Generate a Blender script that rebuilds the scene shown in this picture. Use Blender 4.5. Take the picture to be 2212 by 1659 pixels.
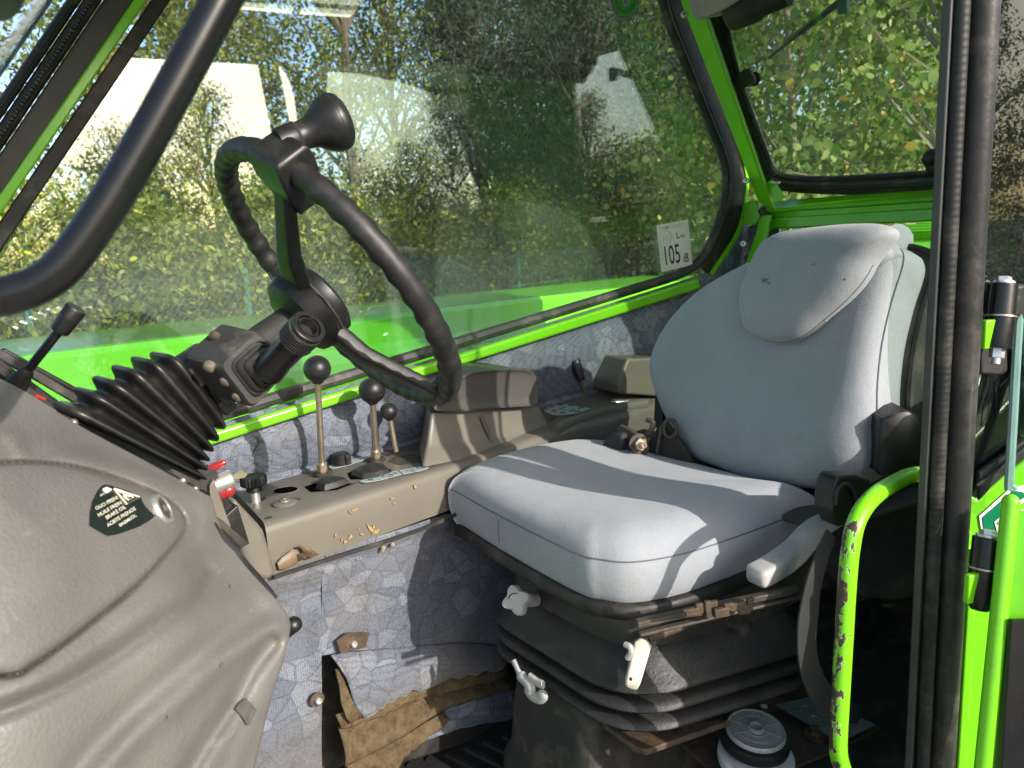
import bpy, bmesh, math, random
import numpy as np
from mathutils import Vector, Matrix, noise
random.seed(7); np.random.seed(7)
SC = bpy.context.scene
COL = SC.collection
for o in list(bpy.data.objects): bpy.data.objects.remove(o)

# ------------------------------------------------------------------ camera, sky, sun, exposure
F, CX, CY = 1660.0, 1106.0, 829.5            # focal length and centre of a 2212 x 1659 picture
CAM = Vector((0, 0, 2.1))
_th, _ro, _az = math.radians(10.6), math.radians(3.0), math.radians(44.0)
_r0 = Vector((math.cos(_az), -math.sin(_az), 0))
FW = Vector((math.sin(_az) * math.cos(_th), math.cos(_az) * math.cos(_th), -math.sin(_th)))
_u0 = _r0.cross(FW)
RT = _r0 * math.cos(_ro) - _u0 * math.sin(_ro)
UP = _r0 * math.sin(_ro) + _u0 * math.cos(_ro)
cd = bpy.data.cameras.new('camera'); cam = bpy.data.objects.new('camera', cd); COL.objects.link(cam)
m = Matrix((RT, UP, -FW)).transposed().to_4x4(); m.translation = CAM; cam.matrix_world = m
cd.sensor_width = 36.0; cd.lens = F * 36.0 / 2212.0; cd.clip_start = 0.01; cd.clip_end = 1000
cd.dof.use_dof = True; cd.dof.focus_distance = 1.1; cd.dof.aperture_fstop = 10.0
SC.camera = cam

SUN_EL, SUN_AZ = math.radians(24.5), math.radians(-1.5)   # light travels towards +Y, a little towards +X, downwards
LDIR = Vector((math.sin(SUN_AZ) * math.cos(SUN_EL), math.cos(SUN_AZ) * math.cos(SUN_EL), -math.sin(SUN_EL)))
world = bpy.data.worlds.new('World'); SC.world = world; world.use_nodes = True
wn = world.node_tree; bg = wn.nodes['Background']
sky = wn.nodes.new('ShaderNodeTexSky'); sky.sky_type = 'NISHITA'; sky.sun_disc = False
sky.sun_elevation = SUN_EL; sky.sun_rotation = math.atan2(-LDIR.x, -LDIR.y)
sky.air_density = 1.0; sky.dust_density = 2.2; sky.ozone_density = 1.6
wn.links.new(sky.outputs[0], bg.inputs[0]); bg.inputs[1].default_value = 0.15
sl = bpy.data.lights.new('sun', 'SUN'); sl.energy = 3.1; sl.angle = math.radians(0.6); sl.color = (1.0, 0.93, 0.84)
sun = bpy.data.objects.new('sun', sl); COL.objects.link(sun)
sun.rotation_euler = (-LDIR).to_track_quat('Z', 'Y').to_euler(); sun.location = (0, -4, 6)
vs = SC.view_settings; vs.view_transform = 'Standard'; vs.look = 'None'; vs.gamma = 1.0
vs.use_curve_mapping = False; vs.exposure = 0.98
SC.cycles.use_denoising = True; SC.cycles.max_bounces = 12; SC.cycles.transparent_max_bounces = 24
SC.cycles.sample_clamp_indirect = 6.0

# ------------------------------------------------------------------ helpers: points of the place read off the survey picture
def ray(u, v): return FW + RT * ((u - CX) / F) - UP * ((v - CY) / F)
def PZ(u, v, z): r = ray(u, v); return CAM + r * ((z - CAM.z) / r.z)
def PY(u, v, y): r = ray(u, v); return CAM + r * (y / r.y)
def PX(u, v, x): r = ray(u, v); return CAM + r * (x / r.x)
def PD(u, v, d): return CAM + ray(u, v) * d
def PP(u, v, P0, n): r = ray(u, v); return CAM + r * ((P0 - CAM).dot(n) / r.dot(n))
WN = Vector((-0.17, -1, 0)).normalized(); W0 = Vector((0.6, 1.335, 0))   # the cab's right wall, converging a little rearwards
def PW(u, v, off=0.0): return PP(u, v, W0 + WN * off, WN)
def rg(ox, oy):
    return lambda x, y: (ox + x / 2.88, oy + y / 2.88)
r1, r2, r3 = rg(0, 0), rg(713.2, 0), rg(1444, 0)
r4, r5, r6 = rg(0, 548.6), rg(713.2, 548.6), rg(1444, 548.6)
r7, r8, r9 = rg(0, 1083), rg(713.2, 1083), rg(1444, 1083)
def V3(*a): return Vector(a)

def catmull(pts, n, closed=False):
    P = [Vector(p) for p in pts]; N = len(P); out = []
    segs = N if closed else N - 1
    for i in range(segs):
        p0 = P[(i - 1) % N] if (closed or i > 0) else P[0] * 2 - P[1]
        p1 = P[i]; p2 = P[(i + 1) % N]
        p3 = P[(i + 2) % N] if (closed or i + 2 < N) else P[-1] * 2 - P[-2]
        for k in range(n):
            t = k / n
            out.append(0.5 * ((2 * p1) + (p2 - p0) * t + (2 * p0 - 5 * p1 + 4 * p2 - p3) * t * t + (3 * p1 - p0 - 3 * p2 + p3) * t ** 3))
    if not closed: out.append(P[-1].copy())
    return out
def roundpoly(P, rad, seg=5):
    P = [Vector(p) for p in P]; N = len(P); out = []
    for i in range(N):
        a, b, c = P[i - 1], P[i], P[(i + 1) % N]
        r = rad[i] if isinstance(rad, (list, tuple)) else rad
        if r <= 0: out.append(b); continue
        da, dc = (a - b), (c - b)
        ra = min(r, da.length * 0.48); rc = min(r, dc.length * 0.48)
        s, e = b + da.normalized() * ra, b + dc.normalized() * rc
        for k in range(seg + 1):
            t = k / seg; out.append(s * (1 - t) ** 2 + b * 2 * t * (1 - t) + e * t * t)
    return out
def join(*gs):
    V, Fc = [], []
    for v, f in gs:
        o = len(V); V += list(v); Fc += [tuple(i + o for i in q) for q in f]
    return V, Fc
def loft(loops, cap0=True, cap1=True, closed=True):
    n = len(loops[0]); V = [p for l in loops for p in l]; Fc = []
    for j in range(len(loops) - 1):
        for i in range(n if closed else n - 1):
            a, b = j * n + i, j * n + (i + 1) % n
            Fc.append((a, b, b + n, a + n))
    if cap0: Fc.append(tuple(range(n - 1, -1, -1)))
    if cap1: Fc.append(tuple(range((len(loops) - 1) * n, len(loops) * n)))
    return V, Fc
def tube(path, r, n=10, closed=False, cap=True, flat=1.0, up=None):
    P = [Vector(p) for p in path]; N = len(P)
    R = r if isinstance(r, (list, tuple)) else [r] * N
    T = []
    for i in range(N):
        a = P[(i - 1) % N] if (closed or i > 0) else P[i]
        b = P[(i + 1) % N] if (closed or i < N - 1) else P[i]
        d = b - a
        T.append(d.normalized() if d.length > 1e-9 else Vector((0, 0, 1)))
    x = up if up is not None else (Vector((0, 0, 1)) if abs(T[0].z) < 0.9 else Vector((1, 0, 0)))
    loops = []
    for i in range(N):
        if up is not None: x = up
        x = (x - T[i] * x.dot(T[i])).normalized(); y = T[i].cross(x)
        loops.append([P[i] + x * (R[i] * math.cos(2 * math.pi * k / n)) + y * (R[i] * flat * math.sin(2 * math.pi * k / n)) for k in range(n)])
    if closed: loops.append(loops[0])
    return loft(loops, cap and not closed, cap and not closed)
def frame(axis):
    a = Vector(axis).normalized(); x = a.orthogonal().normalized(); return a, x, a.cross(x)
def lathe(base, axis, prof, n=20, xdir=None, cap=True):
    a, x, y = frame(axis)
    if xdir is not None: x = (xdir - a * xdir.dot(a)).normalized(); y = a.cross(x)
    return loft([[Vector(base) + a * h + (x * math.cos(2 * math.pi * k / n) + y * math.sin(2 * math.pi * k / n)) * max(r, 1e-5) for k in range(n)] for r, h in prof], cap, cap)
def box(c, sx, sy, sz, ax=None, ay=None):
    ax = Vector(ax or (1, 0, 0)).normalized(); ay = Vector(ay or (0, 1, 0)); ay = (ay - ax * ay.dot(ax)).normalized(); az = ax.cross(ay); c = Vector(c)
    lp = lambda s: [c + ax * (i * sx / 2) + ay * (j * sy / 2) + az * (s * sz / 2) for i, j in ((-1, -1), (1, -1), (1, 1), (-1, 1))]
    return loft([lp(-1), lp(1)])
def prism(poly, vec):
    vec = Vector(vec); return loft([[Vector(p) for p in poly], [Vector(p) + vec for p in poly]])
def pillow(outline, c, up, prof):
    c = Vector(c); up = Vector(up)
    return loft([[c + (p - c) * s + up * h for p in outline] for s, h in prof])
def hexprism(base, axis, r, h, xdir=None): return lathe(base, axis, [(r, 0), (r, h)], 6, xdir)
def ball(c, r, n=20, k=12):
    return lathe(Vector(c), (0, 0, 1), [(r * math.sin(math.pi * i / k), -r * math.cos(math.pi * i / k)) for i in range(k + 1)], n)
def centroid(P):
    s = Vector((0, 0, 0))
    for p in P: s += p
    return s / len(P)

def rootloc(o):
    while o.parent: o = o.parent
    return o.location
def mesh(name, V, Fc, mat, smooth=True, ang=40):
    me = bpy.data.meshes.new(name)
    me.from_pydata([tuple(v) for v in V], [], Fc); me.update()
    bm = bmesh.new(); bm.from_mesh(me); bmesh.ops.recalc_face_normals(bm, faces=bm.faces); bm.to_mesh(me); bm.free()
    if mat: me.materials.append(mat)
    if smooth:
        me.polygons.foreach_set('use_smooth', [True] * len(me.polygons))
        try: me.set_sharp_from_angle(angle=math.radians(ang))
        except Exception: pass
    return me
def E(name, loc, label, cat, group=None, kind=None):
    o = bpy.data.objects.new(name, None); o.empty_display_size = 0.05; o.location = loc
    COL.objects.link(o); o['label'] = label; o['category'] = cat
    if group: o['group'] = group
    if kind: o['kind'] = kind
    return o
def part(name, VF, mat, parent, bev=0, sub=0, ang=40, label=None, kind=None, smooth=True, solid=0):
    L = rootloc(parent)
    me = mesh(name, [Vector(v) - L for v in VF[0]], VF[1], mat, smooth, ang)
    o = bpy.data.objects.new(name, me); COL.objects.link(o); o.parent = parent
    if solid: s = o.modifiers.new('s', 'SOLIDIFY'); s.thickness = solid; s.offset = 0
    if bev:
        b = o.modifiers.new('b', 'BEVEL'); b.width = bev; b.segments = 3; b.limit_method = 'ANGLE'; b.angle_limit = math.radians(35)
    if sub: s = o.modifiers.new('u', 'SUBSURF'); s.levels = sub; s.render_levels = sub
    if label: o['label'] = label
    if kind: o['kind'] = kind
    return o
def single(name, VF, mat, label, cat, group=None, kind=None, **kw):
    V = [Vector(v) for v in VF[0]]
    lo = Vector((sum(v.x for v in V) / len(V), sum(v.y for v in V) / len(V), min(v.z for v in V)))
    me = mesh(name, [v - lo for v in V], VF[1], mat, kw.get('smooth', True), kw.get('ang', 40))
    o = bpy.data.objects.new(name, me); o.location = lo; COL.objects.link(o)
    if label: o['label'] = label
    if cat: o['category'] = cat
    if group: o['group'] = group
    if kind: o['kind'] = kind
    if kw.get('bev'):
        b = o.modifiers.new('b', 'BEVEL'); b.width = kw['bev']; b.segments = 3; b.limit_method = 'ANGLE'; b.angle_limit = math.radians(35)
    if kw.get('sub'): s = o.modifiers.new('u', 'SUBSURF'); s.levels = s.render_levels = kw['sub']
    return o
def textgeo(s, fn, align='LEFT', bold=0.0):
    """mesh of a line of lettering; fn maps (x, y) of the type to a point"""
    cu = bpy.data.curves.new('t', 'FONT'); cu.body = s; cu.align_x = align; cu.resolution_u = 3; cu.offset = bold
    o = bpy.data.objects.new('t', cu); COL.objects.link(o)
    dg = bpy.context.evaluated_depsgraph_get(); me = bpy.data.meshes.new_from_object(o.evaluated_get(dg))
    V = [fn(v.co.x, v.co.y) for v in me.vertices]; Fc = [tuple(p.vertices) for p in me.polygons]
    bpy.data.objects.remove(o); bpy.data.curves.remove(cu); bpy.data.meshes.remove(me)
    return V, Fc

# ------------------------------------------------------------------ materials
def _ns(mt): return mt.node_tree.nodes, mt.node_tree.links
def _ramp(N, stops):
    r = N.new('ShaderNodeValToRGB'); e = r.color_ramp.elements
    while len(e) > 1: e.remove(e[-1])
    e[0].position = stops[0][0]; e[0].color = (*stops[0][1], 1)
    for p, c in stops[1:]:
        x = e.new(p); x.color = (*c, 1)
    return r
def _mix(N, L, fac, a, b, mode='MIX'):
    x = N.new('ShaderNodeMix'); x.data_type = 'RGBA'; x.blend_type = mode; x.clamp_factor = True
    for k, s in ((0, fac), (6, a), (7, b)):
        if hasattr(s, 'links'): L.new(s, x.inputs[k])
        elif k == 0: x.inputs[0].default_value = s
        else: x.inputs[k].default_value = (*s, 1)
    return x.outputs[2]
def _noise(N, L, co, scale, detail=4, rough=0.55, dist=0.0):
    n = N.new('ShaderNodeTexNoise'); n.inputs['Scale'].default_value = scale; n.inputs['Detail'].default_value = detail
    n.inputs['Roughness'].default_value = rough; n.inputs['Distortion'].default_value = dist; L.new(co, n.inputs['Vector']); return n.outputs['Fac']
def _bump(N, L, h, strength, dist, prev=None):
    b = N.new('ShaderNodeBump'); b.inputs['Strength'].default_value = strength; b.inputs['Distance'].default_value = dist
    L.new(h, b.inputs['Height'])
    if prev: L.new(prev, b.inputs['Normal'])
    return b.outputs[0]
def M(name, col, rough=0.5, metal=0.0, var=0.12, vs_=18, grain=0.0, gs=400, gd=0.0006, dirt=None, dirt_amt=0.5, dirt_s=9, coat=0.0, spec=0.5, rvar=0.12, big=None):
    mt = bpy.data.materials.new(name); mt.use_nodes = True; N, L = _ns(mt); b = N['Principled BSDF']
    tc = N.new('ShaderNodeTexCoord').outputs['Object']
    n1 = _noise(N, L, tc, vs_, 6, 0.62)
    c = Vector(col)
    rp = _ramp(N, [(0.25, tuple(c * (1 - var))), (0.75, tuple(c * (1 + var)))]); L.new(n1, rp.inputs[0]); out = rp.outputs[0]
    if dirt:
        n2 = _noise(N, L, tc, dirt_s, 8, 0.7, 0.4)
        mr = N.new('ShaderNodeMapRange'); mr.inputs[1].default_value = 0.5; mr.inputs[2].default_value = 0.68; mr.inputs[4].default_value = dirt_amt
        L.new(n2, mr.inputs[0]); out = _mix(N, L, mr.outputs[0], out, dirt)
    L.new(out, b.inputs['Base Color'])
    rr = N.new('ShaderNodeMapRange'); rr.inputs[3].default_value = max(0.05, rough - rvar); rr.inputs[4].default_value = min(1, rough + rvar)
    L.new(_noise(N, L, tc, vs_ * 2.3, 5, 0.65), rr.inputs[0]); L.new(rr.outputs[0], b.inputs['Roughness'])
    b.inputs['Metallic'].default_value = metal; b.inputs['Coat Weight'].default_value = coat; b.inputs['Coat Roughness'].default_value = 0.12
    b.inputs['Specular IOR Level'].default_value = spec
    nb = None
    if big: nb = _bump(N, L, _noise(N, L, tc, big[0], 3, 0.5), 1.0, big[1])
    if grain: nb = _bump(N, L, _noise(N, L, tc, gs, 3, 0.6), grain, gd, nb)
    if nb: L.new(nb, b.inputs['Normal'])
    return mt
GREEN = M('green_paint', (0.175, 0.58, 0.010), 0.32, 0, 0.06, 6, coat=0.3, dirt=(0.12, 0.28, 0.04), dirt_amt=0.3, dirt_s=14)
GREEN_SHINY = M('green_gloss_paint', (0.17, 0.70, 0.018), 0.22, 0, 0.05, 2.5, coat=0.6, dirt=(0.13, 0.45, 0.06), dirt_amt=0.35, dirt_s=5)
BLACK = M('black_plastic', (0.011, 0.011, 0.0115), 0.42, 0, 0.2, 30, grain=0.25, gs=700, gd=0.0004, dirt=(0.055, 0.052, 0.047), dirt_amt=0.45, dirt_s=22)
BLACKSAT = M('black_satin_paint', (0.008, 0.008, 0.009), 0.27, 0, 0.15, 20)
RUBBER = M('black_rubber', (0.013, 0.013, 0.013), 0.55, 0, 0.25, 24, grain=0.2, gs=500, dirt=(0.10, 0.085, 0.065), dirt_amt=0.6, dirt_s=16)
SEAL = M('dusty_window_rubber', (0.03, 0.03, 0.028), 0.6, 0, 0.3, 30, grain=0.3, gs=300, dirt=(0.2, 0.17, 0.13), dirt_amt=0.6, dirt_s=18)
GAITER = M('black_gaiter_rubber', (0.010, 0.010, 0.0095), 0.38, 0, 0.2, 16, grain=0.12, gs=300, dirt=(0.07, 0.065, 0.055), dirt_amt=0.35, dirt_s=20, rvar=0.1)
WHEELM = M('worn_black_wheel_rubber', (0.012, 0.0115, 0.0115), 0.5, 0, 0.25, 40, grain=0.3, gs=420, gd=0.0005, dirt=(0.055, 0.051, 0.047), dirt_amt=0.5, dirt_s=28)
BELLOW = M('black_leathery_vinyl', (0.021, 0.020, 0.0195), 0.5, 0, 0.2, 25, grain=0.9, gs=230, gd=0.0012, dirt=(0.085, 0.076, 0.065), dirt_amt=0.45, dirt_s=7)
CONSOLE = M('taupe_moulded_plastic', (0.148, 0.132, 0.111), 0.42, 0, 0.1, 9, grain=0.35, gs=520, gd=0.0004, dirt=(0.18, 0.158, 0.125), dirt_amt=0.5, dirt_s=5, rvar=0.08)
PADM = M('dark_grey_armrest_vinyl', (0.07, 0.065, 0.058), 0.45, 0, 0.12, 12, grain=0.5, gs=380, gd=0.0005)
VOID = M('hollow_dark', (0.003, 0.003, 0.003), 1.0, 0, 0.1, 20, spec=0.0)  # near-black colour standing in for the shade inside holes and slots
DUSTY = M('dusty_dark_plastic', (0.032, 0.031, 0.029), 0.5, 0, 0.2, 30, grain=0.3, gs=500, gd=0.0004, dirt=(0.15, 0.14, 0.115), dirt_amt=0.6, dirt_s=18)
STEEL = M('worn_plated_steel', (0.55, 0.47, 0.36), 0.35, 0.85, 0.25, 30, dirt=(0.2, 0.11, 0.05), dirt_amt=0.6, dirt_s=35)
ZINC = M('bright_zinc', (0.68, 0.67, 0.64), 0.38, 0.8, 0.12, 40)
RUSTY = M('rusty_steel', (0.075, 0.055, 0.038), 0.7, 0.25, 0.5, 60, grain=0.8, gs=160, gd=0.001, dirt=(0.17, 0.085, 0.035), dirt_amt=0.9, dirt_s=45)
DARKSTEEL = M('dirty_dark_steel', (0.07, 0.06, 0.05), 0.6, 0.3, 0.3, 25, grain=0.4, gs=200, dirt=(0.17, 0.12, 0.08), dirt_amt=0.6, dirt_s=20)
GREYPL = M('grey_plastic', (0.40, 0.40, 0.39), 0.45, 0, 0.06, 30, dirt=(0.28, 0.26, 0.23), dirt_amt=0.5, dirt_s=30)
WHITEPL = M('dirty_white_plastic', (0.62, 0.58, 0.50), 0.45, 0, 0.08, 30, dirt=(0.36, 0.30, 0.2), dirt_amt=0.6, dirt_s=26)
REDM = M('red_plastic', (0.32, 0.022, 0.025), 0.25, 0, 0.1, 40, coat=0.4)
BASEBOX = M('dusty_black_base', (0.022, 0.021, 0.019), 0.7, 0, 0.3, 18, grain=0.6, gs=160, gd=0.001, dirt=(0.11, 0.09, 0.055), dirt_amt=0.7, dirt_s=11)
MAT_ = M('black_ribbed_rubber_mat', (0.016, 0.016, 0.016), 0.6, 0, 0.3, 14, grain=0.4, gs=200, dirt=(0.06, 0.05, 0.035), dirt_amt=0.6, dirt_s=9)
STRAP = M('black_webbing', (0.022, 0.022, 0.024), 0.7, 0, 0.15, 40, grain=0.5, gs=600)
HEADLINER = M('grey_headliner', (0.32, 0.30, 0.27), 0.9, 0, 0.12, 20, grain=0.5, gs=300)
ROOFM = M('pale_roof_lining', (0.42, 0.41, 0.38), 0.8, 0, 0.1, 5)
LABELBL = M('pale_blue_label', (0.36, 0.43, 0.44), 0.4, 0, 0.08, 30, dirt=(0.3, 0.27, 0.2), dirt_amt=0.4, dirt_s=25)
LABELW = M('white_sticker', (0.86, 0.84, 0.78), 0.4, 0, 0.02, 40)
LABELK = M('black_label', (0.012, 0.017, 0.018), 0.35, 0, 0.2, 30)
LABELG = M('green_sticker', (0.09, 0.45, 0.08), 0.4, 0, 0.05, 30)
DKGREEN = M('dark_green_print', (0.0, 0.16, 0.075), 0.35, 0, 0.05, 30)
INK = M('black_ink', (0.012, 0.012, 0.014), 0.6, 0, 0.05, 30)
INKLT = M('cream_ink', (0.72, 0.70, 0.55), 0.6, 0, 0.05, 30)
BARK = M('bark', (0.12, 0.095, 0.07), 0.9, 0, 0.35, 14, grain=1.0, gs=40, gd=0.02)
TWIG = M('pale_twig', (0.26, 0.22, 0.16), 0.8, 0, 0.3, 14)
FENCEW = M('green_fence_wire', (0.04, 0.095, 0.085), 0.5, 0.0, 0.1, 5)
POSTM = M('green_fence_post', (0.03, 0.15, 0.12), 0.5, 0, 0.1, 5)
GROUND = M('gravel_ground', (0.27, 0.25, 0.21), 0.95, 0, 0.35, 0.9, dirt=(0.11, 0.125, 0.06), dirt_amt=0.8, dirt_s=0.35)

def dash_mat():
    mt = bpy.data.materials.new('grey_beige_dashboard'); mt.use_nodes = True; N, L = _ns(mt); b = N['Principled BSDF']
    tc = N.new('ShaderNodeTexCoord').outputs['Object']
    rp = _ramp(N, [(0.3, (0.128, 0.118, 0.110)), (0.7, (0.178, 0.165, 0.154))]); L.new(_noise(N, L, tc, 7, 7, 0.65), rp.inputs[0])
    c = rp.outputs[0]
    mr = N.new('ShaderNodeMapRange'); mr.inputs[1].default_value = 0.55; mr.inputs[2].default_value = 0.7; mr.inputs[4].default_value = 0.55
    L.new(_noise(N, L, tc, 5.0, 9, 0.72, 0.8), mr.inputs[0]); c = _mix(N, L, mr.outputs[0], c, (0.135, 0.128, 0.105))
    mr2 = N.new('ShaderNodeMapRange'); mr2.inputs[1].default_value = 0.66; mr2.inputs[2].default_value = 0.72; mr2.inputs[4].default_value = 0.6
    L.new(_noise(N, L, tc, 60, 6, 0.7), mr2.inputs[0]); c = _mix(N, L, mr2.outputs[0], c, (0.30, 0.27, 0.24))
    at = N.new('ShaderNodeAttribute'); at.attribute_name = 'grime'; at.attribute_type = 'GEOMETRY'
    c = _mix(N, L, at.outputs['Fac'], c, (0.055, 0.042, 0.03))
    ms = N.new('ShaderNodeMapping'); ms.inputs['Scale'].default_value = (9, 9, 60); ms.inputs['Rotation'].default_value = (.5, .7, .3); L.new(tc, ms.inputs[0])
    m3 = N.new('ShaderNodeMapRange'); m3.inputs[1].default_value = 0.64; m3.inputs[2].default_value = 0.74; m3.inputs[4].default_value = 0.35; L.new(_noise(N, L, ms.outputs[0], 2.0, 5, 0.7, 0.5), m3.inputs[0]); c = _mix(N, L, m3.outputs[0], c, (0.29, 0.275, 0.25))
    L.new(c, b.inputs['Base Color']); b.inputs['Specular IOR Level'].default_value = 0.5
    rr = N.new('ShaderNodeMapRange'); rr.inputs[3].default_value = 0.30; rr.inputs[4].default_value = 0.56
    L.new(_noise(N, L, tc, 20, 4, 0.6), rr.inputs[0]); L.new(rr.outputs[0], b.inputs['Roughness'])
    vo = N.new('ShaderNodeTexVoronoi'); vo.inputs['Scale'].default_value = 330; L.new(tc, vo.inputs['Vector'])
    nb = _bump(N, L, vo.outputs['Distance'], 0.35, 0.0010)
    nb = _bump(N, L, _noise(N, L, tc, 170, 5, 0.65), 0.4, 0.0009, nb)
    nb = _bump(N, L, _noise(N, L, tc, 26, 3, 0.5), 0.4, 0.0012, nb)
    L.new(nb, b.inputs['Normal']); return mt
DASH = dash_mat()

def fabric_mat(name, dirty):
    mt = bpy.data.materials.new(name); mt.use_nodes = True; N, L = _ns(mt); b = N['Principled BSDF']
    tc = N.new('ShaderNodeTexCoord').outputs['Object']
    nz = N.new('ShaderNodeTexNoise'); nz.inputs['Scale'].default_value = 9; L.new(tc, nz.inputs['Vector'])
    wob = N.new('ShaderNodeVectorMath'); wob.operation = 'MULTIPLY_ADD'; wob.inputs[1].default_value = (0.03, 0.03, 0.03)
    L.new(nz.outputs['Color'], wob.inputs[0]); L.new(tc, wob.inputs[2])
    mp = N.new('ShaderNodeMapping'); mp.inputs['Scale'].default_value = (24, 0.6, 31); mp.inputs['Rotation'].default_value = (0, 0.5, 0); L.new(wob.outputs[0], mp.inputs[0])
    vo = N.new('ShaderNodeTexVoronoi'); vo.inputs['Scale'].default_value = 1.0; L.new(mp.outputs[0], vo.inputs['Vector'])
    ve = N.new('ShaderNodeTexVoronoi'); ve.feature = 'DISTANCE_TO_EDGE'; ve.inputs['Scale'].default_value = 1.0; L.new(mp.outputs[0], ve.inputs['Vector'])
    sp = N.new('ShaderNodeSeparateColor'); L.new(vo.outputs['Color'], sp.inputs[0])
    rp = _ramp(N, [(0.0, (0.125, 0.145, 0.195)), (0.5, (0.14, 0.162, 0.215)), (0.68, (0.155, 0.178, 0.23)), (0.82, (0.205, 0.23, 0.285))]); L.new(sp.outputs[0], rp.inputs[0])
    ed = N.new('ShaderNodeMapRange'); ed.inputs[1].default_value = 0.02; ed.inputs[2].default_value = 0.055; ed.inputs[3].default_value = 0.55; ed.inputs[4].default_value = 0.0
    L.new(ve.outputs['Distance'], ed.inputs[0])
    c = _mix(N, L, ed.outputs[0], rp.outputs[0], (0.062, 0.072, 0.10))
    # dark weave holes between the yarns
    mw = N.new('ShaderNodeMapping'); mw.inputs['Scale'].default_value = (240, 240, 300); L.new(tc, mw.inputs[0])
    vw = N.new('ShaderNodeTexVoronoi'); vw.inputs['Scale'].default_value = 1.0; vw.inputs['Randomness'].default_value = 0.35; L.new(mw.outputs[0], vw.inputs['Vector'])
    wv = N.new('ShaderNodeMapRange'); wv.inputs[1].default_value = 0.35; wv.inputs[2].default_value = 0.75; wv.inputs[4].default_value = 0.75
    L.new(vw.outputs['Distance'], wv.inputs[0]); c = _mix(N, L, wv.outputs[0], c, (0.035, 0.04, 0.055))
    mr = N.new('ShaderNodeMapRange'); mr.inputs[1].default_value = 0.52 if not dirty else 0.42; mr.inputs[2].default_value = 0.75; mr.inputs[4].default_value = 0.35 if not dirty else 0.6
    L.new(_noise(N, L, tc, 6, 8, 0.7), mr.inputs[0]); c = _mix(N, L, mr.outputs[0], c, (0.15, 0.125, 0.095))
    if dirty:
        sx = N.new('ShaderNodeSeparateXYZ'); L.new(tc, sx.inputs[0])
        gz = N.new('ShaderNodeMapRange'); gz.inputs[1].default_value = DIRTZ[0]; gz.inputs[2].default_value = DIRTZ[1]; gz.inputs[3].default_value = 0.8; gz.inputs[4].default_value = 0.0
        ad = N.new('ShaderNodeMath'); ad.operation = 'MULTIPLY_ADD'; ad.inputs[1].default_value = 0.16
        L.new(_noise(N, L, tc, 12, 6, 0.7), ad.inputs[0]); L.new(sx.outputs[2], ad.inputs[2]); L.new(ad.outputs[0], gz.inputs[0])
        rd = _ramp(N, [(0.3, (0.085, 0.074, 0.058)), (0.6, (0.16, 0.145, 0.122)), (0.8, (0.22, 0.205, 0.18))]); L.new(_noise(N, L, tc, 26, 7, 0.7), rd.inputs[0]); c = _mix(N, L, gz.outputs[0], c, rd.outputs[0])
    L.new(c, b.inputs['Base Color']); b.inputs['Roughness'].default_value = 0.6; b.inputs['Specular IOR Level'].default_value = 0.35
    b.inputs['Sheen Weight'].default_value = 0.15
    nb = _bump(N, L, _noise(N, L, tc, 7, 2, 0.5), 1.0, 0.012)
    nb = _bump(N, L, vw.outputs['Distance'], 0.5, 0.0008, nb); L.new(nb, b.inputs['Normal'])
    return mt
DIRTZ = (0.16, 0.32)
FABRIC = fabric_mat('blue_grey_patch_fabric', False)
FABRIC_LOW = fabric_mat('blue_grey_patch_fabric_dirty', True)

def seat_mat():
    mt = bpy.data.materials.new('grey_seat_cloth'); mt.use_nodes = True; N, L = _ns(mt); b = N['Principled BSDF']
    tc = N.new('ShaderNodeTexCoord').outputs['Object']
    rp = _ramp(N, [(0.3, (0.315, 0.335, 0.365)), (0.7, (0.37, 0.39, 0.42))]); L.new(_noise(N, L, tc, 8, 6, 0.6), rp.inputs[0]); c = rp.outputs[0]
    mr = N.new('ShaderNodeMapRange'); mr.inputs[1].default_value = 0.58; mr.inputs[2].default_value = 0.72; mr.inputs[4].default_value = 0.35
    mr.inputs[4].default_value = 0.5; L.new(_noise(N, L, tc, 5.5, 8, 0.72, 0.6), mr.inputs[0]); c = _mix(N, L, mr.outputs[0], c, (0.28, 0.265, 0.25))
    m2 = N.new('ShaderNodeMapRange'); m2.inputs[1].default_value = 0.70; m2.inputs[2].default_value = 0.74; m2.inputs[4].default_value = 0.55
    L.new(_noise(N, L, tc, 38, 4, 0.6, 0.4), m2.inputs[0]); c = _mix(N, L, m2.outputs[0], c, (0.17, 0.15, 0.14))
    wv = N.new('ShaderNodeTexWave'); wv.inputs['Scale'].default_value = 520; wv.inputs['Distortion'].default_value = 0.6; wv.bands_direction = 'DIAGONAL'; L.new(tc, wv.inputs['Vector'])
    c = _mix(N, L, 0.08, c, wv.outputs['Color'], 'MULTIPLY')
    g = N.new('ShaderNodeMapRange'); g.inputs[1].default_value = 0.3; g.inputs[2].default_value = 0.7; g.inputs[3].default_value = 0.22; g.inputs[4].default_value = 0.0
    L.new(_noise(N, L, tc, 430, 2, 0.7), g.inputs[0]); c = _mix(N, L, g.outputs[0], c, (0.16, 0.18, 0.21))
    L.new(c, b.inputs['Base Color']); b.inputs['Roughness'].default_value = 0.85; b.inputs['Sheen Weight'].default_value = 0.2; b.inputs['Specular IOR Level'].default_value = 0.2
    nb = _bump(N, L, _noise(N, L, tc, 14, 3, 0.5), 0.6, 0.004)
    nb = _bump(N, L, wv.outputs['Fac'], 0.15, 0.0006, nb); nb = _bump(N, L, _noise(N, L, tc, 420, 2, 0.6), 0.6, 0.0009, nb); nb = _bump(N, L, _noise(N, L, tc, 38, 3, 0.55), 0.35, 0.0012, nb)
    L.new(nb, b.inputs['Normal']); return mt
SEATM = seat_mat()

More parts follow.
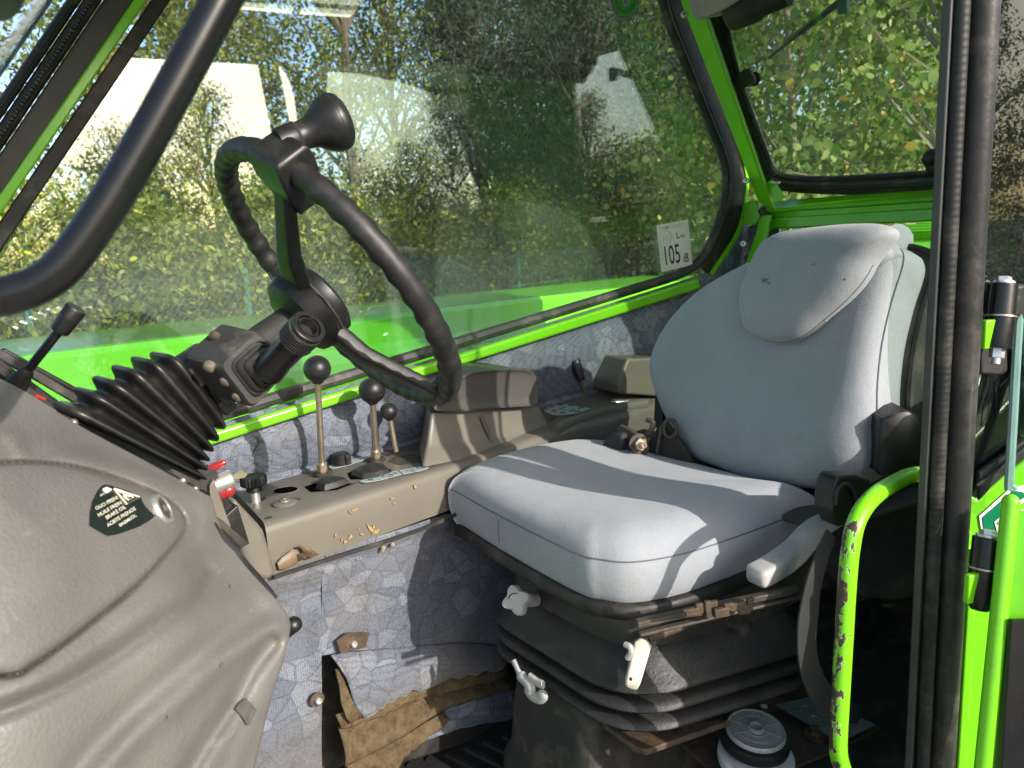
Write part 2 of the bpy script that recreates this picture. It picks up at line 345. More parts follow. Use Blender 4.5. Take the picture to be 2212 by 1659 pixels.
def board_mat():
    mt = bpy.data.materials.new('torn_brown_fibreboard'); mt.use_nodes = True; N, L = _ns(mt); b = N['Principled BSDF']
    tc = N.new('ShaderNodeTexCoord').outputs['Object']
    rp = _ramp(N, [(0.3, (0.035, 0.025, 0.015)), (0.5, (0.105, 0.076, 0.043)), (0.75, (0.175, 0.132, 0.08))]); L.new(_noise(N, L, tc, 45, 9, 0.75, 0.3), rp.inputs[0])
    L.new(rp.outputs[0], b.inputs['Base Color']); b.inputs['Roughness'].default_value = 0.95; b.inputs['Specular IOR Level'].default_value = 0.1
    nb = _bump(N, L, _noise(N, L, tc, 30, 6, 0.7), 1.0, 0.006); nb = _bump(N, L, _noise(N, L, tc, 260, 3, 0.7), 0.8, 0.001, nb); L.new(nb, b.inputs['Normal'])
    return mt
BOARD = board_mat()

def chip_mat():
    mt = bpy.data.materials.new('chipped_green_paint'); mt.use_nodes = True; N, L = _ns(mt); b = N['Principled BSDF']
    tc = N.new('ShaderNodeTexCoord').outputs['Object']; ge = N.new('ShaderNodeNewGeometry')
    dt = N.new('ShaderNodeVectorMath'); dt.operation = 'DOT_PRODUCT'; dt.inputs[1].default_value = (-0.87, 0.45, 0.1); L.new(ge.outputs['Normal'], dt.inputs[0])
    mp = N.new('ShaderNodeMapping'); mp.inputs['Scale'].default_value = (1, 1, 0.55); L.new(tc, mp.inputs[0])
    n = _noise(N, L, mp.outputs[0], 75, 5, 0.62)
    a = N.new('ShaderNodeMath'); a.operation = 'MULTIPLY_ADD'; a.inputs[1].default_value = 0.215; L.new(dt.outputs['Value'], a.inputs[0]); L.new(n, a.inputs[2])
    fl = _noise(N, L, tc, 190, 2, 0.5); fm = N.new('ShaderNodeMapRange'); fm.inputs[1].default_value = 0.70; fm.inputs[2].default_value = 0.76; fm.inputs[4].default_value = 0.35; L.new(fl, fm.inputs[0])
    a0 = a; a = N.new('ShaderNodeMath'); L.new(a0.outputs[0], a.inputs[0]); L.new(fm.outputs[0], a.inputs[1])
    rp = _ramp(N, [(0.0, (0.19, 0.60, 0.008)), (0.665, (0.19, 0.60, 0.01)), (0.675, (0.45, 0.55, 0.30)), (0.69, (0.075, 0.045, 0.035)), (0.9, (0.06, 0.04, 0.032))]); rp.color_ramp.interpolation = 'LINEAR'
    L.new(a.outputs[0], rp.inputs[0]); L.new(rp.outputs[0], b.inputs['Base Color']); b.inputs['Roughness'].default_value = 0.32; b.inputs['Coat Weight'].default_value = 0.25
    iv = N.new('ShaderNodeMapRange'); iv.inputs[1].default_value = 0.66; iv.inputs[2].default_value = 0.70; iv.inputs[3].default_value = 1; iv.inputs[4].default_value = 0
    L.new(a.outputs[0], iv.inputs[0]); L.new(_bump(N, L, iv.outputs[0], 0.6, 0.001), b.inputs['Normal'])
    return mt
CHIP = chip_mat()

def glass_mat(name, tint, f0=0.06, dust=0.04, dusthi=0.16, seed=0.0):
    mt = bpy.data.materials.new(name); mt.use_nodes = True; N, L = _ns(mt); N.remove(N['Principled BSDF']); out = N['Material Output']
    tc = N.new('ShaderNodeTexCoord').outputs['Object']; ge = N.new('ShaderNodeNewGeometry')
    d = N.new('ShaderNodeVectorMath'); d.operation = 'DOT_PRODUCT'; L.new(ge.outputs['Incoming'], d.inputs[0]); L.new(ge.outputs['Normal'], d.inputs[1])
    ab = N.new('ShaderNodeMath'); ab.operation = 'ABSOLUTE'; L.new(d.outputs['Value'], ab.inputs[0])
    om = N.new('ShaderNodeMath'); om.operation = 'SUBTRACT'; om.inputs[0].default_value = 1; L.new(ab.outputs[0], om.inputs[1])
    pw = N.new('ShaderNodeMath'); pw.operation = 'POWER'; pw.inputs[1].default_value = 5; L.new(om.outputs[0], pw.inputs[0])
    fr = N.new('ShaderNodeMath'); fr.operation = 'MULTIPLY_ADD'; fr.inputs[1].default_value = 1 - f0; fr.inputs[2].default_value = f0; L.new(pw.outputs[0], fr.inputs[0])
    tr = N.new('ShaderNodeBsdfTransparent'); tr.inputs[0].default_value = (*tint, 1)
    gl = N.new('ShaderNodeBsdfGlossy'); gl.inputs['Roughness'].default_value = 0.0; gl.inputs[0].default_value = (0.92, 1.0, 0.97, 1)
    m1 = N.new('ShaderNodeMixShader'); L.new(fr.outputs[0], m1.inputs[0]); L.new(tr.outputs[0], m1.inputs[1]); L.new(gl.outputs[0], m1.inputs[2])
    df = N.new('ShaderNodeBsdfDiffuse'); df.inputs[0].default_value = (0.42, 0.5, 0.43, 1)
    mp = N.new('ShaderNodeMapping'); mp.inputs['Location'].default_value = (seed, seed * 2, seed); L.new(tc, mp.inputs[0])
    n = _noise(N, L, mp.outputs[0], 2.2, 7, 0.62, 0.6)
    mr = N.new('ShaderNodeMapRange'); mr.inputs[1].default_value = 0.4; mr.inputs[2].default_value = 0.75; mr.inputs[3].default_value = dust; mr.inputs[4].default_value = dusthi; L.new(n, mr.inputs[0])
    # wiping scratches: stretched noise across the pane
    ms = N.new('ShaderNodeMapping'); ms.inputs['Scale'].default_value = (10, 10, 160); ms.inputs['Rotation'].default_value = (0.2, 0.5, 0); L.new(tc, ms.inputs[0])
    sc = _noise(N, L, ms.outputs[0], 1.4, 4, 0.7, 0.3)
    s2 = N.new('ShaderNodeMapRange'); s2.inputs[1].default_value = 0.62; s2.inputs[2].default_value = 0.8; s2.inputs[4].default_value = dusthi * 0.7; L.new(sc, s2.inputs[0])
    sp = N.new('ShaderNodeMapRange'); sp.inputs[1].default_value = 0.72; sp.inputs[2].default_value = 0.78; sp.inputs[4].default_value = dusthi; L.new(_noise(N, L, mp.outputs[0], 110, 2, 0.5), sp.inputs[0])
    a1 = N.new('ShaderNodeMath'); L.new(mr.outputs[0], a1.inputs[0]); L.new(s2.outputs[0], a1.inputs[1])
    a2 = N.new('ShaderNodeMath'); L.new(a1.outputs[0], a2.inputs[0]); L.new(sp.outputs[0], a2.inputs[1])
    m2 = N.new('ShaderNodeMixShader'); L.new(a2.outputs[0], m2.inputs[0]); L.new(m1.outputs[0], m2.inputs[1]); L.new(df.outputs[0], m2.inputs[2])
    L.new(m2.outputs[0], out.inputs['Surface']); return mt
GLASS = glass_mat('side_window_glass', (0.95, 0.985, 0.96), 0.085, 0.03, 0.13)
GLASS_R = glass_mat('rear_window_glass', (0.93, 0.98, 0.935), 0.035, 0.03, 0.14, 3.0)
GLASS_W = glass_mat('windscreen_glass', (0.93, 0.97, 0.965), 0.035, 0.008, 0.05, 5.0)
GLASS_T = glass_mat('tinted_quarter_glass', (0.75, 0.82, 0.77), 0.06, 0.01, 0.03, 8.0)

def leaf_mat(name, stops, trans=0.35):
    mt = bpy.data.materials.new(name); mt.use_nodes = True; N, L = _ns(mt); N.remove(N['Principled BSDF']); out = N['Material Output']
    ge = N.new('ShaderNodeNewGeometry'); rp = _ramp(N, stops); L.new(ge.outputs['Random Per Island'], rp.inputs[0])
    df = N.new('ShaderNodeBsdfPrincipled'); df.inputs['Roughness'].default_value = 0.5; df.inputs['Specular IOR Level'].default_value = 0.35; L.new(rp.outputs[0], df.inputs['Base Color'])
    tl = N.new('ShaderNodeBsdfTranslucent'); hs = N.new('ShaderNodeHueSaturation'); hs.inputs['Value'].default_value = 1.3; hs.inputs['Saturation'].default_value = 1.1
    L.new(rp.outputs[0], hs.inputs['Color']); L.new(hs.outputs[0], tl.inputs[0])
    mx = N.new('ShaderNodeMixShader'); mx.inputs[0].default_value = trans; L.new(df.outputs[0], mx.inputs[1]); L.new(tl.outputs[0], mx.inputs[2]); L.new(mx.outputs[0], out.inputs['Surface'])
    return mt
LEAF_OLIVE = leaf_mat('olive_leaves', [(0, (0.0878, 0.1147, 0.0281)), (0.4, (0.1501, 0.1854, 0.0427)), (0.75, (0.2208, 0.2477, 0.0561)), (0.965, (0.3001, 0.2916, 0.0622)), (0.985, (0.6000, 0.5307, 0.0525)), (1, (0.6000, 0.6000, 0.0525))])
LEAF_DARK = leaf_mat('dark_conifer_needles', [(0, (0.0168, 0.0365, 0.0206)), (0.5, (0.0309, 0.0561, 0.0309)), (0.9, (0.0561, 0.0842, 0.0365)), (1, (0.0983, 0.1197, 0.0422))], 0.15)
LEAF_SHRUB = leaf_mat('bright_shrub_leaves', [(0, (0.0944, 0.1451, 0.0271)), (0.45, (0.1546, 0.2136, 0.0425)), (0.85, (0.2561, 0.3080, 0.0684)), (0.95, (0.3422, 0.3422, 0.0767)), (0.972, (0.6000, 0.6000, 0.0507)), (1, (0.6000, 0.6000, 0.0507))])
LEAF_POPLAR = leaf_mat('pale_poplar_leaves', [(0, (0.1035, 0.1817, 0.0379)), (0.4, (0.1725, 0.2760, 0.0609)), (0.75, (0.2932, 0.3795, 0.1127)), (0.92, (0.4830, 0.5347, 0.2242)), (0.97, (0.5692, 0.4657, 0.1035)), (1, (0.6000, 0.4140, 0.0862))], 0.4)

# ------------------------------------------------------------------ ground and the world outside
def surround_ground():
    n = 60; V = []; Fc = []
    for i in range(n + 1):
        for j in range(n + 1):
            x, y = (i / n - 0.5) * 2, (j / n - 0.5) * 2
            X = math.copysign(abs(x) ** 2.2, x) * 300; Y = math.copysign(abs(y) ** 2.2, y) * 300
            V.append(Vector((X, Y, 0.12 * noise.noise(Vector((X * 0.15, Y * 0.15, 0))))))
    for i in range(n):
        for j in range(n):
            a = i * (n + 1) + j; Fc.append((a, a + n + 1, a + n + 2, a + 1))
    o = single('ground', (V, Fc), GROUND, None, None, kind='structure'); o.location.z = 0
surround_ground()

def leaf_cloud(centres, per, spread, size, rng, droop=0.3, aspect=0.55, flat=0.7):
    """leaf-sized faces gathered in sprays; returns numpy verts, faces"""
    K = len(centres); n = K * per
    c = np.repeat(np.array(centres), per, 0)
    p = c + rng.normal(0, 1, (n, 3)) * spread * np.array((1, 1, flat))
    d = rng.normal(0, 1, (n, 3)); d[:, 2] -= droop; d /= np.linalg.norm(d, axis=1)[:, None]
    s = np.cross(d, rng.normal(0, 1, (n, 3))); s /= np.linalg.norm(s, axis=1)[:, None]
    nn = np.cross(d, s)
    L = size * rng.uniform(0.55, 1.25, n)[:, None]; Wd = L * aspect
    q = lambda t, w, z: p + d * L * t + s * Wd * w + nn * L * z
    V = np.stack((p, q(.25, .42, .05), q(.6, .38, .09), q(1.0, 0, .02), q(.6, -.38, .09), q(.25, -.42, .05)), 1).reshape(-1, 3)
    i = np.arange(n) * 6
    Fc = np.concatenate([np.stack((i, i + a, i + b), 1) for a, b in ((1, 2), (2, 3), (3, 4), (4, 5))])
    return V, Fc
def np_mesh(name, V, Fc, mat):
    me = bpy.data.meshes.new(name); nf = len(Fc)
    me.vertices.add(len(V)); me.vertices.foreach_set('co', V.astype(np.float32).ravel())
    me.loops.add(nf * 3); me.loops.foreach_set('vertex_index', Fc.astype(np.int32).ravel())
    me.polygons.add(nf); me.polygons.foreach_set('loop_start', np.arange(nf, dtype=np.int32) * 3)
    me.update(calc_edges=True); me.materials.append(mat); return me

def tree_kit(seed, H, crown_r, crown_lo, nb, per, spread, size, mat, trunk_r=0.11, droop=0.3, conic=False, aspect=0.55, limbmat=None, flat=0.7):
    """a trunk mesh and a crown mesh, both with the foot at the origin"""
    rng = np.random.default_rng(seed); rnd = random.Random(seed)
    tp = [Vector((0, 0, -0.2))]; x = y = 0
    for k in range(1, 9):
        x += rnd.uniform(-0.07, 0.07) * H / 6; y += rnd.uniform(-0.07, 0.07) * H / 6
        tp.append(Vector((x, y, H * 0.92 * k / 8)))
    wood = [tube(tp, [trunk_r * (1 - 0.85 * k / 8) for k in range(9)], 8)]
    cent = []
    for b in range(nb):
        t = rnd.random()
        z = crown_lo + (H - crown_lo) * t
        if conic: rr = crown_r * (1 - t) ** 0.8 + 0.08
        else: rr = crown_r * (math.sin(math.pi * min(1, 0.12 + 0.85 * t)) ** 0.6)
        a = rnd.uniform(0, 2 * math.pi); q = rr * math.sqrt(rnd.uniform(0.12, 1.0))
        i = min(7, int(z * 0.85 / (H * 0.92) * 8)); s = tp[max(0, i)]
        e = Vector((s.x + q * math.cos(a), s.y + q * math.sin(a), z))
        mid = s.lerp(e, 0.5) + Vector((rnd.uniform(-.15, .15), rnd.uniform(-.15, .15), 0.12 * q * (-1 if conic else 1)))
        pth = catmull([s, mid, e], 3)
        if b % 2 == 0: wood.append(tube(pth, [trunk_r * 0.3 * (1 - 0.8 * k / (len(pth) - 1)) for k in range(len(pth))], 4))
        for k in range(3): cent.append(tuple(s.lerp(e, 0.6 + 0.4 * k / 2) if k < 2 else e + Vector((rnd.uniform(-.3, .3), rnd.uniform(-.3, .3), rnd.uniform(-.3, .2))) * spread * 2))
    V, Fc = leaf_cloud(cent, per, spread, size, rng, droop, aspect, flat)
    tv, tf = join(*wood)
    return mesh('trunk', tv, tf, limbmat or BARK), np_mesh('crown', V, Fc, mat)
KITS = {
    'olive': [tree_kit(11, 7.5, 2.0, 1.0, 120, 44, 0.19, 0.085, LEAF_OLIVE, 0.10), tree_kit(12, 8.0, 1.7, 1.6, 105, 46, 0.19, 0.085, LEAF_OLIVE, 0.12)],
    'shrub': [tree_kit(21, 3.4, 1.6, 0.1, 120, 56, 0.2, 0.085, LEAF_SHRUB, 0.05), tree_kit(22, 2.8, 1.7, 0.1, 110, 56, 0.2, 0.085, LEAF_SHRUB, 0.05)],
    'dark': [tree_kit(31, 8.5, 2.2, 0.3, 210, 70, 0.24, 0.11, LEAF_DARK, 0.13, droop=0.9, conic=True, aspect=0.24)],
    'poplar': [tree_kit(41, 6.0, 1.6, 0.6, 150, 42, 0.20, 0.062, LEAF_POPLAR, 0.07, droop=0.8, aspect=1.0, limbmat=TWIG)],
}
def tree(name, kit, x, y, s, rot, label, cat='tree', group=None, sz=1.0):
    o = E(name, (x, y, 0), label, cat, group)
    for nm, me in zip(('trunk', 'crown'), kit):
        c = bpy.data.objects.new(nm, me); COL.objects.link(c); c.parent = o
    o.scale = (s, s, s * sz); o.rotation_euler.z = rot
    return o
BACK = 'olive leaved trees behind the wire fence'
SHR = 'leafy bushes growing through the wire fence'
for i, (x, y, s, sz, lab) in enumerate([
    (1.2, 10.5, 1.0, 1.0, 'olive tree glimpsed through the windscreen at the far left, behind the fence'),
    (3.2, 9.6, .95, 1.05, 'yellowing olive tree seen just left of the steering wheel rim, behind the fence'),
    (4.9, 11.4, 1.1, 1.0, 'olive tree with a forked pale trunk behind the steering wheel spinner knob'),
    (6.6, 9.8, 1.0, 1.1, 'olive tree standing right of the spinner knob, behind the fence'),
    (8.6, 11.5, 1.1, 1.0, 'tall olive tree beside the dark evergreens, on their left'),
    (6.0, 14.5, 1.25, 1.0, 'farther olive tree in the second row behind the steering wheel'),
    (13.5, 13.0, 1.2, 1.0, 'farther olive tree in the second row behind the dark evergreens'),
    (12.0, 10.4, 1.1, 1.0, 'olive tree among the dark evergreens near the round green sticker')]):
    tree('broadleaf_tree', KITS['olive'][i % 2], x, y, s, i * 1.7, lab, 'tree', BACK, sz)
for i, (x, y, s, lab) in enumerate([
    (0.6, 7.6, .88, 'green bush at the fence above the left dashboard lever'), (2.3, 7.9, .95, 'yellow flecked bush at the fence behind the black grab bar'),
    (4.0, 7.5, .85, 'yellow flecked bush at the fence framed by the steering wheel'), (5.6, 8.0, .9, 'bush at the fence right of the steering wheel rim'),
    (7.6, 7.9, .85, 'bush at the fence above the middle of the window sill'), (9.5, 8.4, .9, 'bush at the fence left of the noise sticker'),
    (11.6, 8.6, 1.0, 'bush at the fence behind the noise sticker, farthest to the right')]):
    tree('bush', KITS['shrub'][i % 2], x, y, s, i * 2.3, lab, 'bush', SHR)
DK = 'dark evergreens behind the fence'
for i, (x, y, s, lab) in enumerate([(8.3, 8.9, 0.95, 'dark drooping evergreen farthest left of the dark group'), (10.6, 9.4, 1.1, 'tall dark evergreen in the middle of the dark group'), (13.2, 10.0, 1.1, 'dark evergreen beside the rear edge of the side window'), (15.6, 10.6, 1.15, 'dark evergreen partly hidden by the rear window seal'), (18.5, 12.0, 1.2, 'farthest dark evergreen beyond the green corner post')]):
    tree('evergreen_tree', KITS['dark'][0], x, y, s, i * 2.0, lab, 'tree', DK)
PG = 'pale leaved poplars behind the rear window'
for i, (x, y, s, lab) in enumerate([(5.3, 1.5, .85, 'nearest pale poplar with large heart shaped leaves, beside the door pillar'), (6.2, 3.0, .9, 'pale poplar at the left edge of the rear window'), (8.2, 2.6, 1.1, 'pale poplar in the middle of the rear window behind the nearest one'), (9.5, 4.4, 1.15, 'pale poplar farther back behind the window latch'), (10.5, 1.6, 1.2, 'farthest pale poplar behind the door pillar')]):
    tree('poplar_tree', KITS['poplar'][0], x, y, s, i * 1.3, lab, 'tree', PG)
MG = 'trees behind the photographer mirrored in the glass'
_w = ['first', 'second', 'third', 'fourth', 'fifth', 'sixth', 'seventh', 'eighth', 'ninth', 'tenth', 'eleventh', 'twelfth']
for i, (x, y, s) in enumerate([(0.4, -14, .62), (2.0, -15, .70), (3.2, -13.5, .52), (4.6, -15.5, .66), (6.0, -14, .58), (7.4, -15, .70), (9.2, -14, .60), (11.2, -15, .72), (13.6, -14, .78), (16.5, -14.5, .85), (20.5, -14, .95), (25, -13.5, 1.05)]):
    tree('broadleaf_tree', KITS['olive'][i % 2], x, y, s, i * 1.1, _w[i] + ' from the left of the olive trees mirrored in the side window', 'tree', MG)

for i, (x, y, s, lab) in enumerate([(-1.4, -13, .66, 'olive tree mirrored in the dark quarter glass, nearest the pillar'), (-3.0, -14, .74, 'middle olive tree mirrored in the dark quarter glass'), (-4.8, -13.5, .68, 'olive tree mirrored in the dark quarter glass, farthest right')]):
    tree('broadleaf_tree', KITS['olive'][i % 2], x, y, s, i * 1.9, lab, 'tree', MG)

for i, (x, y, s) in enumerate([(0.5, -11.5, 1.1), (2.6, -11, 1.15), (4.9, -11.6, 1.05), (7.4, -11, 1.2), (10.2, -11.5, 1.2), (13.5, -11.2, 1.25), (17.5, -11.6, 1.1), (22, -11, 1.2)]):
    tree('bush', KITS['shrub'][i % 2], x, y, s, i * 1.4, _w[i] + ' from the left of the low green bushes mirrored in the side window', 'bush', 'bushes mirrored in the glass')

# chain-link fence
def fence():
    y0, x0, x1, zb, zt, pit = 6.7, -2.5, 14.0, 0.9, 1.93, 0.058
    f = E('wire_fence', ((x0 + x1) / 2, y0, 0), 'green chain link fence in front of the bushes and trees', 'fence')
    gs = []; h = zt - zb; n = int((x1 - x0) / pit)
    for k in range(n):
        xa = x0 + k * pit
        for sgn in (1, -1):
            a = V3(xa, y0, zb); b = V3(xa + sgn * h * 0.85, y0 + 0.004 * sgn, zt)
            gs.append(tube([a, b], 0.0022, 3, cap=False))
    part('chain_link_mesh', join(*gs), FENCEW, f, kind='stuff', smooth=False)
    for z in (zt, 1.45): part('tension_wire', tube([V3(x0, y0, z), V3(x1, y0, z)], 0.003, 4), FENCEW, f)
    for k in range(9):
        x = x0 + 0.45 + k * 1.75
        part('post', join(box((x, y0 + 0.03, 0.98), 0.045, 0.045, 1.96), box((x, y0 + 0.03, 1.965), 0.05, 0.05, 0.012)), POSTM, f)
fence()

# loader boom beyond the right window, and the engine cover behind the cab
def boom():
    e = E('loader_boom', (0.5, 1.95, 0.9), 'long glossy lime green loader boom lying outside the right window', 'boom')
    A, B = PY(0, 742, 1.86), PY(1420, 596, 1.86)
    d = (B - A).normalized()
    sec = [(2.30, 0.0), (1.90, 0.0), (1.872, -0.004), (1.86, -0.018), (1.86, -0.085), (1.852, -0.097), (1.835, -0.106), (1.825, -0.12), (1.825, -0.60), (2.30, -0.60)]
    loops = []
    for t in [-3.2, -2.0, -1.0, -0.4, 0, 0.4, 0.8, 1.2, 1.6, 2.0, 2.4, 2.8]:
        c = A + d * t
        loops.append([V3(c.x, y, c.z - .028 + z + 0.003 * noise.noise(V3(t * 3, y * 9, z * 9))) for y, z in sec])
    part('beam', loft(loops), GREEN_SHINY, e, ang=28)
boom()
def hood():
    e = E('engine_cover', (2.9, 0.6, 1.2), 'lime green engine cover with a slotted bracket behind the lower rear window', 'engine cover')
    zt = 2.075
    part('cover', loft([[V3(2.35, y, 1.2), V3(2.35, y, zt - .10), V3(2.42, y, zt - .03), V3(2.5, y, zt - .02), V3(2.75, y, zt), V3(3.6, y, zt), V3(3.6, y, 1.2)] for y in (.30, .5, .7, .95)]), GREEN_SHINY, e, ang=25)
    for k in range(3): part('ridge', box((2.42 + .09 * k, 0.62, zt - .018 + .008 * k), 0.02, .60, 0.02), GREEN, e, bev=.004)
    # bracket with an oval slot
    a, b, c_, d_ = [PX(*p, 2.62) for p in ((1925, 615), (1985, 480), (2040, 478), (2040, 560))]
    part('bracket', prism([a, b, c_, d_, PX(1990, 570, 2.62)], V3(.03, 0, 0)), GREEN, e, bev=.003)
    sl = [PX(2000 + 16 * math.cos(t) + 4 * math.sin(t), 503 + 7 * math.sin(t) - 5 * math.cos(t), 2.615) for t in [k * math.pi / 8 for k in range(16)]]
    part('slot', prism(sl, V3(.004, 0, 0)), LABELK, e)
hood()

# ------------------------------------------------------------------ the cab itself
CAB = E('telehandler_cab', (0.9, 0.8, 1.12), 'lime green telehandler cab with fabric lined wall, curved windows and black door pillar', 'cab')
XR = 1.98
# glass of the right window, with the seal round it
gp = [(541, -330), (-60, 640), (-40, 1052), (713, 823), (1440, 602), (1513, 556), (1553, 470), (1567, 399), (1562, 347), (1444, 52), (1330, -330)]
gl = [PW(*p) for p in gp]
gl = [gl[0], gl[1], gl[2], gl[3]] + catmull([PW(*p) for p in [(1440, 602), (1490, 580), (1525, 540), (1553, 475), (1567, 410), (1562, 347), (1530, 264), (1444, 52)]], 5) + [gl[-1]]
part('window_pane', prism(gl, WN * -0.005), GLASS, CAB, smooth=False, label='large scratched side window pane')
def shift(poly, k):
    c = centroid(poly); return poly
seal_path = gl[3:-1] + [gl[-1]]
seal_path = [PW(-40, 1052)] + [PW(300, 948)] + seal_path
inn = WN * 0.004
part('window_seal', tube([p + inn for p in seal_path], 0.0125, 8, flat=1.0), SEAL, CAB, label='dusty black rubber seal along the side window')
# right side: broad black band outside the seal at the rear edge
rear_edge = [(1525, 545), (1562, 480), (1580, 405), (1576, 345), (1545, 262), (1457, 30), (1340, -330)]
def band(pA, pB, off, th, n=6):
    a = catmull([PW(*p, off) for p in pA], n); b = catmull([PW(*p, off) for p in pB], n)
    loops = [[x, y, y + WN * th, x + WN * th] for x, y in zip(a, b)]
    return loft(loops)
part('rear_seal_band', band([(1508, 572), (1550, 500), (1572, 405), (1568, 345), (1538, 262), (1450, 40), (1335, -330)],
                            [(1524, 590), (1583, 498), (1600, 412), (1594, 350), (1560, 250), (1472, 0), (1365, -330)], 0.0, 0.012), RUBBER, CAB)
# green flange outside the band and the rounded green sill strip
part('window_flange', band([(1524, 590), (1583, 498), (1601, 412), (1595, 350), (1560, 250)], [(1530, 594), (1589, 502), (1607, 412), (1601, 350), (1566, 250)], 0.0, 0.016), GREEN, CAB)
sA, sB = [(300, 978), (713, 848), (1100, 727), (1498, 601)], [(300, 1008), (713, 873), (1100, 751), (1502, 624)]
sl_ = catmull([PW(*p, 0.012) for p in sA], 6); sm_ = catmull([PW(*p, 0.012) for p in sB], 6)
part('window_sill', loft([[a, b, b + WN * .02, a + WN * .02] for a, b in zip(sl_, sm_)]), GREEN, CAB, bev=0.006, label='bright green sill strip under the side window')
# fabric wall below the sill: a swelling ribbed section lofted along the wall
def wall_panel():
    rows = []
    top = [(250, 990), (500, 905), (713, 842), (1100, 722), (1500, 596), (1560, 565), (1650, 540)]
    grv = [(250, 1125), (514, 1045), (768, 981), (1100, 890), (1348, 820), (1480, 785), (1650, 740)]
    N = 6
    T = catmull([PW(*p) for p in top], N); G = catmull([PW(*p) for p in grv], N)
    prof = [(0, 0.004), (.06, .012), (.14, .013), (.2, .005), (.26, .010), (.38, .020), (.55, .022), (.75, .018), (.9, .012), (.97, .006), (1.0, -.002), (1.03, .006), (1.10, .012), (1.16, .014)]
    return loft([[t.lerp(g, s) + WN * h for s, h in prof] for t, g in zip(T, G)], False, False, closed=False)
part('fabric_wall', wall_panel(), FABRIC, CAB, ang=70, solid=0, label='blue grey patchwork fabric wall lining under the window')
# patch of lining in the rear corner
rc = [(1500, 612), (1531, 594), (1583, 520), (1600, 470), (1612, 492), (1603, 545), (1577, 640), (1520, 700), (1440, 760), (1400, 700)]
part('corner_lining', prism([PW(*p, 0.0) for p in rc], WN * .014), FABRIC, CAB, bev=.006)
# cracks in the lining
cr = [r4(*p) for p in ((1560, 1130), (1600, 1140), (1615, 1165), (1598, 1200), (1580, 1225), (1570, 1265))]
part('lining_crack', tube([PW(*p, .0245) for p in cr], [.0003, .0008, .0012, .001, .0008, .0003], 4), BASEBOX, CAB)
part('lining_crack', tube([PW(*r4(*p), .0245) for p in ((1615, 1165), (1650, 1170))], [.0009, .0003], 4), BASEBOX, CAB)
# wall below, behind the console
part('outer_wall', prism([PW(-60, 1640, -.03), PW(-60, 1060, -.03), PW(1500, 640, -.03), PW(1660, 560, -.03), PW(1900, 1400, -.03)], WN * .02), BASEBOX, CAB)

# corner post, upper and lower, with bolts
def beam(a, b, w, d, wd, dd):
    wd = Vector(wd).normalized(); dd = Vector(dd).normalized()
    lp = lambda p: [p + wd * w / 2 + dd * d / 2, p - wd * w / 2 + dd * d / 2, p - wd * w / 2 - dd * d / 2, p + wd * w / 2 - dd * d / 2]
    return loft([lp(Vector(a)), lp(Vector(b))])
pa, pb = PX(1462, -60, 1.74), PX(1653, 446, 1.94)
def rib_(p, q, W_=None): return p
def post_from(pL, pR, x0, x1, depth):
    (l0, l1), (q0, q1) = pL, pR
    a0, a1, b0, b1 = PX(*l0, x0), PX(*l1, x1), PX(*q0, x0 - .012), PX(*q1, x1 - .012)
    mid0, mid1 = a0.lerp(b0, .78) + V3(-.012, -.008, 0), a1.lerp(b1, .78) + V3(-.012, -.008, 0)
    dv = V3(depth, .02, 0)
    return loft([[a0, mid0, b0, b0 + dv, a0 + dv], [a1, mid1, b1, b1 + dv, a1 + dv]])
part('corner_post', post_from(((1446, -60), (1638, 436)), ((1496, -60), (1672, 452)), 1.61, 1.93, .05), GREEN, CAB, bev=.003, ang=20, label='leaning green rear corner post with bolts')
part('corner_post_foot', post_from(((1645, 466), (1560, 720)), ((1668, 464), (1605, 720)), 1.935, 1.86, .05), GREEN, CAB, bev=.003, ang=20)
part('post_joint', tube([PX(1645, 452, 1.95), PX(1655, 470, 1.945)], .011, 8), RUSTY, CAB)
part('post_gusset', prism([PX(*r3(*p), 1.96) for p in ((470, 1260), (545, 1245), (575, 1340), (540, 1400), (470, 1400))], V3(.01, 0, 0)), GREEN, CAB, bev=.003)
for p, x in (((100, 90), 1.635), ((484, 1125), 1.89), ((465, 1517), 1.895)):
    c = PX(*r3(*p), x - .004); nv = V3(-.9, -.42, .12).normalized()
    b = part('bolt', join(lathe(c, nv, [(0, 0), (.0085, 0), (.0085, .0015), (.0065, .003), (.006, .005), (0.0, .0055)], 16)), ZINC, CAB)
    part('socket', hexprism(c + nv * .0052, nv, .0028, .0008), LABELK, b)
# bracket with a threaded stud on the post
part('stud_bracket', prism([PX(*r3(*p), 1.90) for p in ((612, 1135), (640, 1115), (665, 1140), (715, 1215), (700, 1255), (660, 1262), (622, 1200))], V3(.006, 0, 0)), GREEN, CAB, bev=.0015)
sd = PX(*r3(636, 1137), 1.893)
part('stud', lathe(sd, V3(-.1, -.98, -.1), [(.0045, 0), (.0045, .004), (.0034, .004), (.0034, .026), (0, .027)], 10), ZINC, CAB)

